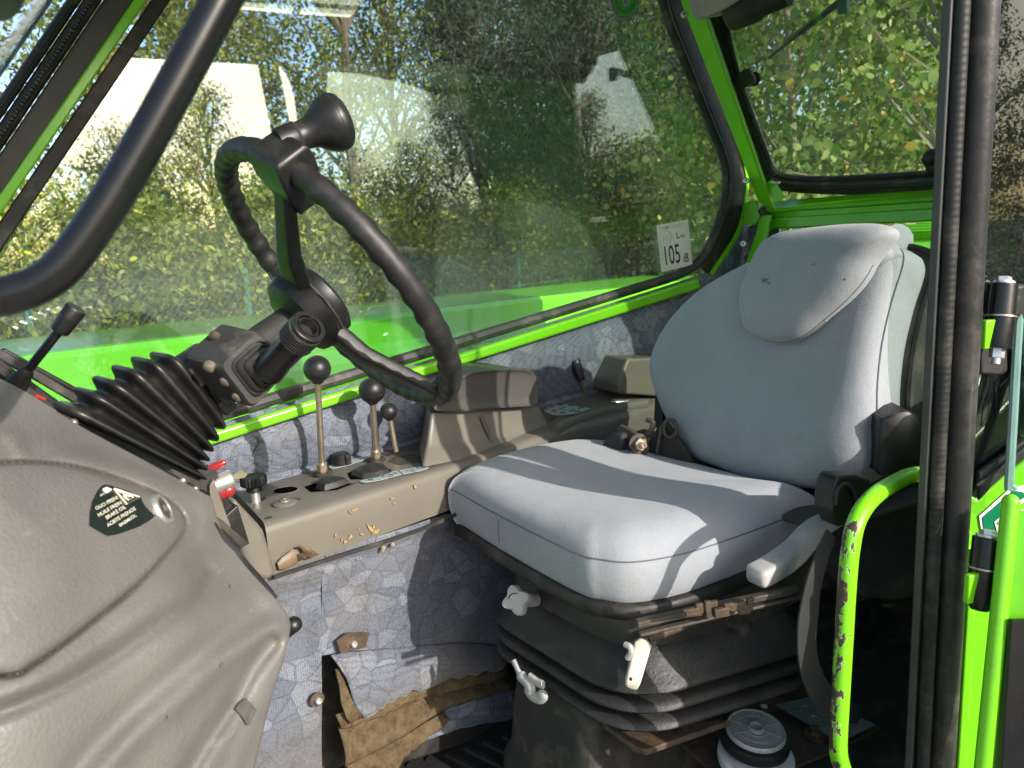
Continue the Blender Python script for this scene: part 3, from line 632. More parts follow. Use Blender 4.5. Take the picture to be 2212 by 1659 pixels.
# rear wall: green sheet with pressed steps, window with rubber, wiper, latch
RN = V3(1, 0, .588).normalized(); RP0 = V3(1.95, 0, 2.26)
def RP(u, v, off=0.0): return PP(u, v, RP0 - RN * off, RN)
def rear():
    yl, yr = 1.035, 0.18
    def row(v0, v1, x): # a horizontal pressing between two picture heights, measured at u=1850
        return PX(1850, v0, x).z, PX(1850, v1, x).z
    zs = [(2.40, 0), (2.165, 0), (2.16, -.004), (2.135, -.03), (2.125, -.032), (2.118, -.022), (2.095, -.022), (2.088, -.034), (2.052, -.036), (2.047, -.03), (2.045, 0)]
    zs = [(2.16 - (2.16 - z) * .58 if z < 2.16 else z, XR + x) for z, x in zs]
    part('rear_panel', loft([[V3(x, y, z) for z, x in zs[1:]] for y in (yl, .9, .5, yr)], False, False, closed=False), GREEN, CAB, solid=.003, ang=15, label='green pressed steel panel under the rear window')
    part('rear_panel_lower', prism([V3(XR + .02, 1.2, .95), V3(XR + .02, 1.2, 1.86), V3(XR + .02, yr, 1.86), V3(XR + .02, yr, .95)], V3(.01, 0, 0)), BASEBOX, CAB)
    part('rear_panel_side', prism([V3(XR + .02, yl, 1.84), V3(XR + .02, yl, 2.06), V3(XR + .02, .72, 2.06), V3(XR + .02, .72, 1.84)], V3(.01, 0, 0)), GREEN, CAB)
    part('corner_lining', prism([V3(XR + .015, 1.10, 1.2), V3(XR + .015, 1.10, 2.10), V3(XR + .015, 1.0, 2.13), V3(XR + .015, 1.0, 1.2)], V3(.006, 0, 0)), FABRIC, CAB)
    # window opening
    inner = [r3(*p) for p in ((1000, -60), (372, -60), (368, 80), (400, 290), (470, 540), (560, 790), (620, 950), (655, 1030), (700, 1072), (770, 1093), (900, 1102), (1200, 1092), (1500, 1072), (1700, 1058), (1900, 1045), (2300, 1020))]
    pin = [RP(*p) for p in inner]       # the rear window leans forward
    pth = catmull(pin[1:], 4)
    zx = lambda z: 1.95 - .588 * (z - 2.26)
    pane = [V3(zx(2.74), .14, 2.74)] + [V3(zx(2.74), pin[1].y, 2.74)] + pth + [V3(zx(pth[-1].z), .14, pth[-1].z)]
    part('rear_window_pane', prism([p + V3(.004, 0, 0) for p in pane], V3(.005, 0, 0)), GLASS_R, CAB, smooth=False, label='rear window pane')
    off = lambda d, dx: [p + RN * dx + (Vector((0, (p.y - .6), (p.z - 2.5))).normalized() * d) for p in pth]
    part('rear_window_seal', tube(off(.004, -.006), .009, 8), RUBBER, CAB)
    part('rear_window_seal_outer', tube(off(.022, -.004), .0125, 8), SEAL, CAB, label='cracked dusty rubber round the rear window')
    # ribbed bead down the left flank
    rb = [p + V3(-.016, -.004, 0) + (Vector((0, (p.y - .6), (p.z - 2.5))).normalized() * .014) for p in catmull(pin[2:9], 16)]
    part('ribbed_bead', join(*[tube([a, a.lerp(b, .62)], .0036, 6) for a, b in zip(rb[:-1], rb[1:])]), SEAL, CAB, kind='stuff')
    part('rear_window_frame', tube(off(.042, .010), .016, 6), BASEBOX, CAB)
    # green edge glimpsed outside through the pane
    part('guard_strip', tube([RP(*r3(404, 260), -.12), RP(*r3(440, 390), -.12)], .004, 5), GREEN, CAB)
    # latch on the pane's edge
    lt = [RP(*r3(*p), .012) for p in ((430, 505), (460, 455), (520, 432), (550, 490), (545, 520), (470, 550), (440, 545))]
    q = part('window_latch', prism(lt, V3(-.022, -.004, 0)), DUSTY, CAB, bev=.003)
    part('latch_hole', lathe(RP(*r3(478, 507), .036), V3(-1, -.1, 0), [(.0034, 0), (.0034, .001), (0, .001)], 12), LABELK, q)
    part('latch_washer', lathe(RP(*r3(535, 490), .002), V3(-1, 0, 0), [(.017, 0), (.015, .004), (0, .004)], 18), BASEBOX, CAB)
    # rubber lump by the door pillar
    for p in ((1640, 985), (1660, 1030)): part('hinge_buffer', ball(RP(*r3(*p), .03), .021, 14, 8), RUBBER, CAB)
    # rust streaks are thin flakes of scale on the sheet
    return pth
RW = rear()
def wiper():
    w = E('rear_wiper', RP(*r3(1000, 80), -.03), 'dark green wiper arm and blade slanting across the rear window', 'wiper')
    a, b = RP(*r3(618, 362), -.014), RP(*r3(1090, -10), -.014)
    part('blade', loft([[a + V3(0, 0, .002), a + V3(.004, 0, -.002), a + V3(.004, .003, .003)], [b + V3(0, 0, .006), b + V3(.008, 0, -.006), b + V3(.008, .006, .008)]]), BLACK, w)
    part('arm', tube([RP(*r3(720, 270), -.022), RP(*r3(960, 85), -.03), RP(*r3(1100, -30), -.03)], .005, 6), POSTM, w)
    part('arm_joint', box(RP(*r3(1090, 40), -.02), .02, .02, .03), POSTM, w, bev=.003)
wiper()

# roof, headliner corner, roof lamp pod
def roof():
    y0, y1, x0, x1, z, t = .12, 1.36, -.15, 2.1, 2.80, .006
    slots = [(.807, .965, .28, .375), (.985, 1.144, .28, .375), (.807, .965, .40, .50), (.985, 1.144, .40, .50)]
    xs = [x0, .807, .965, .985, 1.144, x1]; ys = [y0, .28, .375, .40, .50, y1]
    gs = []
    for i in range(5):
        for j in range(5):
            if any(abs(a - xs[i]) < 1e-6 and abs(c - ys[j]) < 1e-6 for a, b, c, d in slots): continue
            gs.append(box(((xs[i] + xs[i + 1]) / 2, (ys[j] + ys[j + 1]) / 2, z + t / 2), xs[i + 1] - xs[i], ys[j + 1] - ys[j], t))
    part('roof', join(*gs), ROOFM, CAB, smooth=False)
    part('slot_dimming_pane', box((.975, .39, 2.825), .42, .28, .006), GLASS_T, CAB, smooth=False)  # unseen tinted sheet, added to dim the sun falling through the slots
roof()
ht = roundpoly([PX(*r3(*p), 1.55) for p in ((110, -150), (128, 60), (165, 128), (215, 118), (380, 40), (520, -60), (560, -150))], [0, .01, .014, .01, .01, .01, 0], 4)
part('headliner_corner', prism(ht, V3(.12, .02, .03)), HEADLINER, CAB, bev=.006)
def podlamp():
    c = PX(*r3(540, 20), 1.60); a = V3(.05, -.98, .12).normalized()
    part('roof_blower', lathe(c - a * .06, a, [(.0, 0), (.034, 0), (.038, .006), (.038, .06), (.032, .075), (.03, .13), (0, .13)], 20), BASEBOX, CAB)
podlamp()

# front: right corner post, windscreen, front sill
def front():
    A0, A1 = PW(0, 452), PW(312, 0)
    dirv = (A1 - A0).normalized()
    side = WN.cross(dirv).normalized()
    if side.dot(RT) > 0: side = -side      # points to the windscreen side
    P = lambda u0, v0, off=0.0: PW(u0, v0, off)
    def strip(name, p0, p1, w, mat, off0, off1, lab=None, bev=.003):
        a, b = PW(*p0, off0), PW(*p1, off0); d = (b - a).normalized(); a, b = a - d * .5, b + d * .5
        s = side * w; t = WN * (off1 - off0)
        return part(name, loft([[a, a + s, a + s + t, a + t], [b, b + s, b + s + t, b + t]]), mat, CAB, bev=bev, label=lab)
    strip('front_post_edge', (0, 466), (310, 12), .015, GREEN, 0.0, .022, 'bright green edge of the front corner post')
    strip('front_post', (0, 447), (296, 0), .036, M('grey_post_trim', (.045, .045, .042), .5, 0, .15, 20, grain=.3, gs=200), 0.0, .014)
    strip('front_post_rubber', (0, 478), (318, 12), -.022, RUBBER, 0.0, .012)
    for k, (dx, w, r_) in enumerate(((.047, 0, .010), (.066, 0, .008))):
        a, b = PW(0, 447, .016) + side * dx, PW(296, 0, .016) + side * dx; d = (b - a).normalized()
        part('windscreen_seal', tube([a - d * .5, b + d * .5], r_, 8), RUBBER, CAB)
    # ribbed bead
    a, b = PW(0, 447, .028) + side * .047, PW(296, 0, .028) + side * .047; d = (b - a).normalized(); L = (b - a).length
    part('ribbed_bead', join(*[tube([a + d * (k * .0065 - .2), a + d * (k * .0065 - .2 + .0042)], .0038, 6) for k in range(int((L + .4) / .0065))]), SEAL, CAB, kind='stuff')
    # windscreen pane runs across the front from the post to the door side
    c0 = PW(0, 447, .02) + side * .08; c1 = PW(296, 0, .02) + side * .08; d = (c1 - c0).normalized()
    lo, hi = c0 - d * .25, c0 + d * 1.0
    acr = V3(-.10, -1.1, 0)
    part('windscreen_pane', prism([lo, hi, hi + acr, lo + acr], WN.cross(acr).normalized() * .004), GLASS_W, CAB, smooth=False)
    return side
front()
# visor corner, top left
vz = roundpoly([PX(-60, -40, .12), PX(70, -40, .12), PX(46, 22, .12), PX(20, 46, .12), PX(-60, 50, .12)], [0, .004, .01, .012, 0], 4)
part('sun_visor', prism(vz, V3(-.02, .03, .01)), BASEBOX, CAB)

# left side of the cab: door pillar, header, quarter window
FP = V3(.985, .284, 0); FN = V3(-.7, -.7, 0).normalized()
def FQ(u, v, o=0.0): return PP(u, v, FP + FN * o, FN)
def door_side():
    yb = .25
    def seg(p0, p1, y0, y1, ext=.5):
        a, b = PY(*p0, y0), PY(*p1, y1); d = (b - a).normalized(); return a - d * ext, b + d * ext, d
    # round outer tube
    a, b, d = seg((2124, 0), (2034, 1659), .25, .268)
    rad = .0158
    part('door_pillar', tube([a.lerp(b, k / 20) for k in range(21)], rad, 16), M('worn_black_pillar_paint', (.020, .0195, .019), .42, 0, .25, 22, grain=.35, gs=140, gd=.0012, dirt=(.13, .115, .10), dirt_amt=.55, dirt_s=13), CAB, label='thick black door pillar with worn paint')
    # ribbed rubber next to it
    a, b, d = seg((2078, 0), (1993, 1659), .262, .285)
    part('pillar_rubber', tube([a, b], .0083, 12), RUBBER, CAB)
    L = (b - a).length; n = int(L / .0075)
    part('ribbed_bead', join(*[tube([a + d * (k * .0075), a + d * (k * .0075 + .0010), a + d * (k * .0075 + .0052), a + d * (k * .0075 + .0062)], [.0082, .0084, .0084, .0082], 12, cap=False) for k in range(n)]), RUBBER, CAB, kind='stuff')
    a, b, d = seg((2053, 0), (1967, 1659), .272, .30)
    part('pillar_strip', beam(a, b, .02, .0095, (1, 0, 0), (0, 1, 0)), M('grey_green_strip', (.05, .055, .05), .5, 0, .2, 25), CAB, bev=.002)
    part('pillar_core', beam(a + V3(.035, -.006, 0), b + V3(.035, -.006, 0), .03, .022, (1, 0, 0), (0, 1, 0)), BASEBOX, CAB)
    # header over the door and the quarter window's upper frame
    part('door_header', tube([V3(-.1, .25, 2.70), V3(.9, .25, 2.69), V3(2.0, .25, 2.675)], .03, 8), BASEBOX, CAB)
    part('header_panel', box((.95, .255, 2.755), 2.2, .02, .09), BASEBOX, CAB)
    part('mirror_gap_plate', prism([V3(.95, .256, 2.70), V3(1.075, .256, 2.70), V3(1.055, .256, 2.60), V3(1.03, .256, 2.36), V3(.96, .256, 2.36)], V3(0, .012, 0)), RUBBER, CAB)  # plate added to darken the gap between the patches mirrored in the window
    part('header_corner', prism([V3(.97, .25, 2.68), V3(.90, .25, 2.68), V3(.925, .25, 2.655), V3(.945, .25, 2.62), V3(.952, .25, 2.58), V3(.97, .25, 2.58)], V3(0, .012, 0)), RUBBER, CAB)
    qf = catmull([V3(1.06, .25, 2.672), V3(1.2, .25, 2.664), V3(1.41, .25, 2.615), V3(1.50, .25, 2.50), V3(1.54, .25, 2.40), V3(1.66, .25, 1.95)], 6)
    part('quarter_window_frame', tube(qf, .022, 8), RUBBER, CAB)
    part('quarter_panel', prism([p for p in qf] + [V3(2.0, .25, 1.95), V3(1.95, .25, 2.72), V3(1.3, .25, 2.72)], V3(0, .012, 0)), GREEN, CAB)
    # quarter window glass, dark and tinted
    part('quarter_window_pane', prism([V3(1.04, .245, 2.665), V3(1.2, .245, 2.655), V3(1.40, .245, 2.605), V3(1.49, .245, 2.50), V3(1.53, .245, 2.40), V3(1.61, .245, 2.05), V3(1.66, .245, 1.8), V3(1.2, .245, 1.8), V3(1.2, .245, 2.25), V3(1.04, .245, 2.32)], V3(0, .005, 0)), GLASS_T, CAB, smooth=False)
    # left rear body: green flank under the glass, turned towards the door opening
    pp = [FQ(*p) for p in ((2040, 1040), (2085, 1062), (2112, 1078), (2160, 1035), (2400, 850), (2400, 1900), (2020, 1900))]
    part('rear_shade_panel', prism([V3(1.08, .19, 1.08), V3(1.08, .19, 1.80), V3(1.15, .19, 1.90), V3(2.0, .19, 1.95), V3(2.0, .19, 1.08)], V3(0, .02, 0)), GREEN, CAB)  # unseen flank, added and raised to keep sun off the seat frame
    part('side_panel', prism(pp, FN * -.03), GREEN, CAB, bev=.004, label='green flank panel with hexagon sticker behind the door pillar')
door_side()

# ------------------------------------------------------------------ floor, lower lining with its torn corner
part('floor', prism([V3(.2, .15, 1.06), V3(.2, 1.42, 1.06), V3(1.995, 1.12, 1.06), V3(1.995, .15, 1.06)], V3(0, 0, .03)), BASEBOX, CAB)
def floor_mat():
    z = 1.115
    o = E('floor_mat', (.75, .8, z), 'black ribbed rubber floor mat below the torn side lining', 'floor mat')
    q = [PZ(*p, z) for p in ((560, 1720), (1080, 1545), (1240, 1560), (1500, 1760), (900, 1900))]
    part('mat', prism(q, V3(0, 0, -.02)), MAT_, o, bev=.004)
    for k in range(9):
        t = k / 8
        a = PZ(760 + 330 * t, 1690 - 100 * t + 0, z); b = a + V3(.035, -.30, 0)
        part('rib', tube([a, a.lerp(b, .5), b], .010, 8, flat=.55, up=V3(1, 0, 0)), MAT_, o)
    part('mat_lip', prism([PY(*p, 1.085) for p in (r8(430, 1450), r8(640, 1390), r8(900, 1335), r8(1130, 1310), r8(1110, 1440), r8(700, 1560), r8(300, 1680), r8(60, 1700))], V3(0, .02, 0)), RUBBER, o, bev=.006)
floor_mat()
LOWY = 1.10
def lower_panel():
    P = lambda u, v, off=0.0: PY(u, v, LOWY - off)
    # sheet built as a grid between a top line and a bottom line so that it can swell and sag
    top = [(470, 1262), (600, 1222), (760, 1170), (900, 1130), (1000, 1098), (1110, 1060), (1230, 1030)]
    bot = [(430, 1760), (560, 1745), (697, 1720), (760, 1545), (930, 1482), (1085, 1440), (1240, 1430)]
    bot = [(430, 1760), (560, 1745), (694, 1710)]; tl = [(470, 1262), (600, 1222), (694, 1191)]
    N = 8; NS = 26
    def sheet(tl, bt):
        T = catmull([P(*p) for p in tl], N); B = catmull([P(*p) for p in bt], N)
        loops = []
        for t, b in zip(T, B):
            row = []
            for k in range(NS + 1):
                s = k / NS; p = t.lerp(b, s); w = noise.noise(V3(p.x * 9, 3, p.z * 9))
                h = .012 * math.exp(-((s - .04) / .05) ** 2) - .004 * math.exp(-((s - .16) / .05) ** 2) + .004 * w
                row.append(p + V3(0, -h - .002, 0))
            loops.append(row)
        return loft(loops, False, False, closed=False)
    part('lower_lining', sheet(tl, bot), FABRIC_LOW, CAB, ang=80, label='soiled lower fabric lining with a torn hole')
    t2 = [(694, 1191), (760, 1170), (900, 1127), (1000, 1096), (1110, 1060), (1230, 1030)]
    b2 = [r8(-56, 960), r8(130, 930), r8(500, 900), r8(800, 880), r8(1080, 900), r8(1500, 860)]
    part('lower_lining', sheet(t2, b2), FABRIC_LOW, CAB, ang=80)
    # the dirty flap over the hole, bulging outwards and torn along its lower edge
    def flap(tl, bt, bul, name, mat, k0=0.0, rough=.006, n=7, ns=12):
        T = catmull([P(*p) for p in tl], n); B = catmull([P(*p) for p in bt], n); loops = []
        for i, (t, b) in enumerate(zip(T, B)):
            row = []
            jag = 1.5 * rough * noise.noise(V3(i * .9, 7, bul * 50)) + rough * 1.2 * noise.noise(V3(i * 2.7, 3, bul * 90))
            b = b + V3(0, 0, jag)
            for k in range(ns + 1):
                s = k / ns; p = t.lerp(b, s)
                h = k0 + bul * math.sin(math.pi * min(1, s * 1.0) * .62) + .004 * noise.noise(p * 18) + .002 * noise.noise(p * 60)
                row.append(p + V3(0, -h, 0))
            loops.append(row)
        part(name, loft(loops, False, False, closed=False), mat, CAB, ang=80, solid=.004)
    flap([r8(0, 955), r8(130, 930), r8(500, 900), r8(800, 880), r8(1070, 900)], [r8(60, 1100), r8(145, 1300), r8(330, 1190), r8(640, 1085), r8(1000, 1010)], .028, 'torn_flap', FABRIC_LOW, .004)
    flap([r8(0, 1020), r8(30, 1050), r8(80, 1150)], [r8(8, 1200), r8(60, 1330), r8(140, 1300)], .012, 'torn_flap', BOARD, .018, .004)
    flap([r8(10, 1310), r8(330, 1185), r8(650, 1080), r8(1060, 990)], [r8(30, 1400), r8(330, 1275), r8(640, 1175), r8(1080, 1062)], .008, 'torn_board', BOARD, .012, .008)
    flap([r8(36, 1395), r8(330, 1282), r8(640, 1182), r8(1080, 1066)], [r8(40, 1610), r8(330, 1480), r8(640, 1270), r8(1100, 1130)], .022, 'torn_board', BOARD, .006, .003)
    flap([r8(40, 1600), r8(200, 1525), r8(420, 1400), r8(640, 1275)], [r8(130, 1690), r8(330, 1600), r8(440, 1480), r8(650, 1300)], .012, 'torn_board', BOARD, .03, .006)
    flap([r8(640, 1272), r8(850, 1190), r8(1105, 1128)], [r8(440, 1480), r8(760, 1380), r8(1135, 1318)], .012, 'lining_scrap', FABRIC, .014, .003)
    part('hole_backing', prism([PY(*p, LOWY + .05) for p in (r8(-120, 900), r8(1300, 800), r8(1300, 1500), r8(-200, 1900))], V3(0, .01, 0)), BASEBOX, CAB)
    # two cap screws with washers, one on a torn tab
    tab = [P(*r8(*p), .012) for p in ((35, 868), (100, 815), (242, 815), (215, 905), (60, 942))]
    part('lining_tab', prism(tab, V3(0, -.003, 0)), RUSTY, CAB)
    for p in ((138, 880), (-82, 1232)):
        c = P(*r8(*p), .015); a = V3(-.1, -1, .05).normalized()
        b = part('screw_washer', lathe(c, a, [(0, 0), (.0125, 0), (.0125, .0018), (.008, .0026), (0, .0026)], 18), RUSTY, CAB)
        part('cap_screw', join(lathe(c, a, [(.0058, .002), (.0058, .009), (.005, .0098), (.0032, .0098), (.0032, .006), (0, .006)], 16)), ZINC, b)
lower_panel()
# paint splashes on the console and lining are made with the console below

# ------------------------------------------------------------------ side console
CON = E('side_console', (.8, 1.2, 1.60), 'taupe moulded side console with lever slots beside the seat', 'console')
ZC = 1.692
DECK = []
def deck(u, v, h=.0):
    A, B = DECK[0]; z = ZC
    ax = [p.x for p in A]; bx = [p.x for p in B]
    for _ in range(10):
        P = PZ(u, v, z); yn = max(1.075, float(np.interp(P.x, ax, [p.y for p in A]))); yf = float(np.interp(P.x, bx, [p.y for p in B])); zf = float(np.interp(P.x, bx, [p.z for p in B]))
        t = min(1, max(0, (P.y - yn) / max(.02, yf - yn))); z = ZC + (zf - ZC) * t
    P = PZ(u, v, z); return P + V3(0, 0, .002 + h)
def console():
    nl = [(583, 1138), (720, 1099), (932, 1039), (1060, 985), (1199, 931), (1300, 905), (1400, 880), (1520, 845)]
    fl = [(506, 1062), (640, 1024), (790, 984), (920, 949), (1050, 914), (1190, 872), (1348, 829), (1480, 790)]
    N = 6
    A = catmull([PZ(*p, ZC) for p in nl], N); B = catmull([PW(*p, .002) for p in fl], N)
    DECK.append((A, B))
    loops = []
    for i, (a, b) in enumerate(zip(A, B)):
        a = a.copy(); a.y = max(a.y, 1.075)
        yv = (b - a); n_ = Vector((yv.x, yv.y, 0)).normalized()
        bot = a + V3(0, 0, -.082)
        loops.append([b + V3(0, 0, -.09), bot + n_ * .012, bot, a + V3(0, 0, -.05), a + V3(0, 0, -.016) + n_ * .0005, a + V3(0, 0, -.007) + n_ * .003, a + V3(0, 0, -.002) + n_ * .008, a + n_ * .016, a.lerp(b, .5) + V3(0, 0, .002), b])
    part('console_body', loft(loops, True, True), CONSOLE, CON, ang=50)
    # rolled front end
    e0, e1 = A[0], B[0]
    # dark strip along the foot, put in for the shade of the thin gap
    part('foot_gap_shade', tube([a + V3(0, .008, -.084) for a in A[:16]], .004, 6), BASEBOX, CON)
    # armrest pod
    base = [PZ(*r5(*p), ZC) for p in ((590, 1245), (1290, 1215), (1400, 1100))]
    y0 = 1.115; zt = ZC + .068
    b0 = PY(*r5(592, 1240), y0); b1 = PY(*r5(1392, 1105), y0 + .02); t0 = PY(*r5(622, 992), y0 + .015); t1 = PY(*r5(1312, 950), y0 + .03)
    def loop(p, q, dy, ins):
        a = p + V3(ins, 0, 0); b = q - V3(ins, 0, 0); up = V3(0, 1, 0)
        return roundpoly([a, b, b + V3(.01, dy * .8, 0), a + V3(.095, dy * .8, 0)], .016, 4)
    lo = []
    for t, ex in ((-.25, .018), (0, .010), (.08, .004), (.2, 0), (.6, 0), (1, 0)):
        a = b0.lerp(t0, t); b = b1.lerp(t1, t); lo.append(loop(a - V3(ex, ex, 0), b + V3(ex, -ex, 0), .165, 0))
    part('armrest_pod', loft(lo), CONSOLE, CON, ang=60)
    part('paint_run', tube([PY(*r5(*p), y0 + f - .0005) for p, f in (((945, 1010), .013), ((975, 1085), .008), ((1005, 1160), .003), ((1030, 1215), -.003))], [.005, .0045, .003, .003], 6, flat=.15), M('dull_drip_stain', (.10, .085, .06), .4, 0, .2, 40), CON)
    # padded top
    y1 = 1.112
    prof = [r5(*p) for p in ((632, 968), (660, 935), (740, 850), (800, 780), (850, 745), (930, 726), (1100, 716), (1230, 718), (1280, 735), (1303, 790), (1308, 935), (1290, 948), (1000, 965), (760, 992), (650, 980))]
    pr = [PY(*p, y1) for p in prof]; c = centroid(pr)
    lo = []
    for dy, s in ((.012, .80), (.003, .93), (0, .955), (-.001, .975), (.006, .995), (.018, 1.0), (.15, 1.0), (.165, .99), (.175, .95)):
        xa, xb = min(p.x for p in pr), max(p.x for p in pr)
        lo.append([c + (p - c) * s + V3(.72 * dy * .8 * (1 - .9 * (p.x - xa) / (xb - xa)), dy * .8, 0) for p in pr])
    part('armrest_pad', loft(lo), PADM, CON, ang=60, sub=1, label='dark vinyl armrest pad')
    # rear riser block against the wall
    rz = [r5(*p) for p in ((1790, 800), (1850, 640), (2060, 590), (2240, 540), (2240, 860), (1830, 850))]
    q = [PW(*p, .10) for p in rz[:1]]
    rr = [PW(*r5(*p), .10) for p in ((1790, 806), (1852, 648), (2240, 640), (2240, 900), (1800, 870))]
    part('rear_riser', prism(rr, WN * -.10), CONSOLE, CON, bev=.006)
    # slots, plugs and knobs on the deck
    S = lambda x, y: (493.7 + x / 5.04, 987.5 + y / 5.04)      # readings taken from an enlarged view of the console
    ring = [deck(*S(622 + 140 * math.cos(t), 380 + 38 * math.sin(t) - 16 * math.cos(t)), .0008) for t in [k * math.pi / 14 for k in range(28)]]
    part('instrument_hole', prism(ring, V3(0, 0, .0006)), VOID, CON)
    part('hole_rim', tube(ring, .0016, 6, closed=True), CONSOLE, CON)
    c = deck(*S(617, 525)); part('blanking_plug', lathe(c, (0, 0, 1), [(.0205, 0), (.0205, .003), (.018, .005), (.009, .0055), (.008, .008), (.005, .009), (.0035, .009), (.003, .011), (0, .011)], 24), CONSOLE, CON)
    part('plug_recess', lathe(deck(*S(650, 510)), (0, 0, 1), [(.024, 0), (.024, .0012), (0, .0012)], 24), DARKSTEEL, CON)
    part('screw_dimple', lathe(deck(*S(435, 672), -.001), (0, 0, 1), [(.006, 0), (.006, .0012), (0, .0012)], 14), DARKSTEEL, CON)
    for pts in (((830, 345), (960, 300), (1100, 290), (1340, 310), (1400, 295), (1180, 375), (900, 400)), ((1300, 200), (1340, 180), (1600, 140), (1760, 150), (1790, 190), (1600, 250), (1330, 260))):
        part('gate_slot', prism([deck(*S(*p), .0012) for p in pts], V3(0, 0, .0008)), VOID, CON)
    for pts, h in ((((940, 370), (990, 285), (1140, 270), (1330, 305), (1180, 360), (1040, 395)), .012), (((1320, 215), (1400, 165), (1560, 110), (1720, 130), (1780, 190), (1650, 235), (1450, 262)), .010)):
        b = [deck(*S(*p), .001) for p in pts]; cc = centroid(b)
        part('lever_gaiter', loft([b, [cc + (p - cc) * .8 + V3(0, 0, h) for p in b], [cc + (p - cc) * .35 + V3(0, 0, h * 1.3) for p in b]]), RUBBER, CON, bev=.002)
    # recessed tray in front of the pod
    part('tray_recess', prism([deck(*S(*p), .0006) for p in ((1740, 60), (1800, 10), (2000, -20), (2230, 40), (2100, 70), (1860, 100))], V3(0, 0, .0006)), DARKSTEEL, CON)
    # pale label strips with their printed symbols
    def strip(pts, z, name, marks, sp):
        b = roundpoly([deck(*p, z) for p in pts], .006, 4)
        o = part(name, prism(b, V3(0, 0, .0008)), LABELBL, CON)
        for i, mk in enumerate(marks):
            seg = [[deck(*sp(*p), z + .0012) for p in s] for s in mk]
            part('symbol', join(*[tube(s, .0009, 4, flat=.4) for s in seg]), INK, o)
    strip([S(1415, 292), S(1500, 262), S(1650, 240), S(1670, 205), S(2120, 118), S(2195, 135), S(2100, 172), S(1880, 215), S(1640, 280), S(1480, 305)], .0018, 'function_label',
          [[[(1520, 280), (1545, 275)], [(1550, 268), (1580, 262)], [(1520, 270), (1575, 280)]],
           [[(1665, 238), (1700, 232)], [(1710, 210), (1750, 203)], [(1720, 222), (1720, 232)], [(1735, 222), (1790, 218)], [(1800, 205), (1840, 198)], [(1805, 195), (1825, 208)], [(1745, 245), (1800, 232)], [(1680, 245), (1690, 225)]],
           [[(1850, 175), (1900, 215)]],
           [[(1925, 178), (1965, 172)], [(1975, 150), (2015, 142)], [(1985, 168), (2030, 158)], [(1990, 178), (2010, 172)], [(2040, 145), (2085, 138)], [(2010, 190), (2050, 178)], [(2050, 135), (2065, 150)]]], S)
    S6 = lambda x, y: (1152.1 + x / 6.72, 740.6 + y / 6.72)
    strip([S6(150, 985), S6(390, 905), S6(845, 980), S6(640, 1055), S6(300, 1080), S6(170, 1030)], .0018, 'shift_label',
          [[[(350, 925), (420, 915)], [(365, 940), (440, 925)], [(360, 915), (440, 940)]], [[(235, 972), (290, 960)], [(310, 955), (330, 950)]], [[(165, 990), (210, 995)], [(180, 975), (200, 1000)]],
           [[(260, 1025), (330, 1020)], [(290, 1010), (345, 1030)], [(370, 1000), (420, 985)]], [[(500, 940), (560, 945)], [(540, 935), (590, 950)], [(430, 980), (470, 970)]],
           [[(380, 1050), (450, 1045)], [(420, 1035), (470, 1055)], [(520, 1022), (600, 1002)]], [[(650, 985), (700, 965)], [(680, 960), (735, 975)]], [[(600, 1035), (680, 1020)], [(610, 1025), (680, 1032)]]], S6)
    strip([S6(720, 855), S6(760, 840), S6(1210, 705), S6(1335, 722), S6(1100, 800), S6(800, 870)], .0018, 'shift_label',
          [[[(740, 850), (770, 842)]], [[(820, 840), (870, 815)], [(880, 850), (950, 820)], [(845, 825), (900, 845)]], [[(985, 795), (1040, 770)], [(1040, 802), (1110, 775)], [(1010, 780), (1080, 795)]], [[(1160, 745), (1210, 722)], [(1210, 755), (1280, 730)], [(1185, 730), (1250, 748)]]], S6)
    el = [deck(*S6(1318 + 245 * math.cos(t), 836 + 45 * math.sin(t) - 30 * math.cos(t)), .003) for t in [k * math.pi / 16 for k in range(32)]]
    part('ashtray_ring', tube(el, .0028, 8, closed=True), ZINC, CON)
    part('ashtray_lid', prism([p - V3(0, 0, .002) for p in el], V3(0, 0, .0012)), M('stained_ashtray_lid', (.36, .30, .2), .35, .3, .35, 22, dirt=(.5, .33, .12), dirt_amt=.8, dirt_s=25), CON)
    part('console_hollow', prism([deck(*S6(*p), .0004) for p in ((225, 1135), (260, 1095), (350, 1080), (300, 1120))], V3(0, 0, .0006)), DARKSTEEL, CON)
    # raised rim running along the deck behind the pod
    rim = catmull([deck(*S6(*p), .0) for p in ((330, 1270), (560, 1160), (900, 1050), (1300, 950), (1640, 890))], 6)
    part('deck_rim', tube(rim, .012, 8, flat=.8), CONSOLE, CON)
    # yellow paint splashes on the near face
    ya = 1.0725
    YEL = M('ochre_paint_splash', (.32, .225, .10), .6, 0, .15, 60)
    def splash(c, w, h, rot, seed):
        rnd = random.Random(seed); n = 26; P_ = []; r = 1
        for k in range(n):
            t = 2 * math.pi * k / n; r = .45 * r + .55 * rnd.uniform(.25, 1.35)
            x, y = w * r * math.cos(t), h * r * math.sin(t)
            u, v = S(c[0] + x * math.cos(rot) - y * math.sin(rot), c[1] + x * math.sin(rot) + y * math.cos(rot))
            P_.append(PY(u, v, ya))
        return prism(P_, V3(0, -.0006, 0))
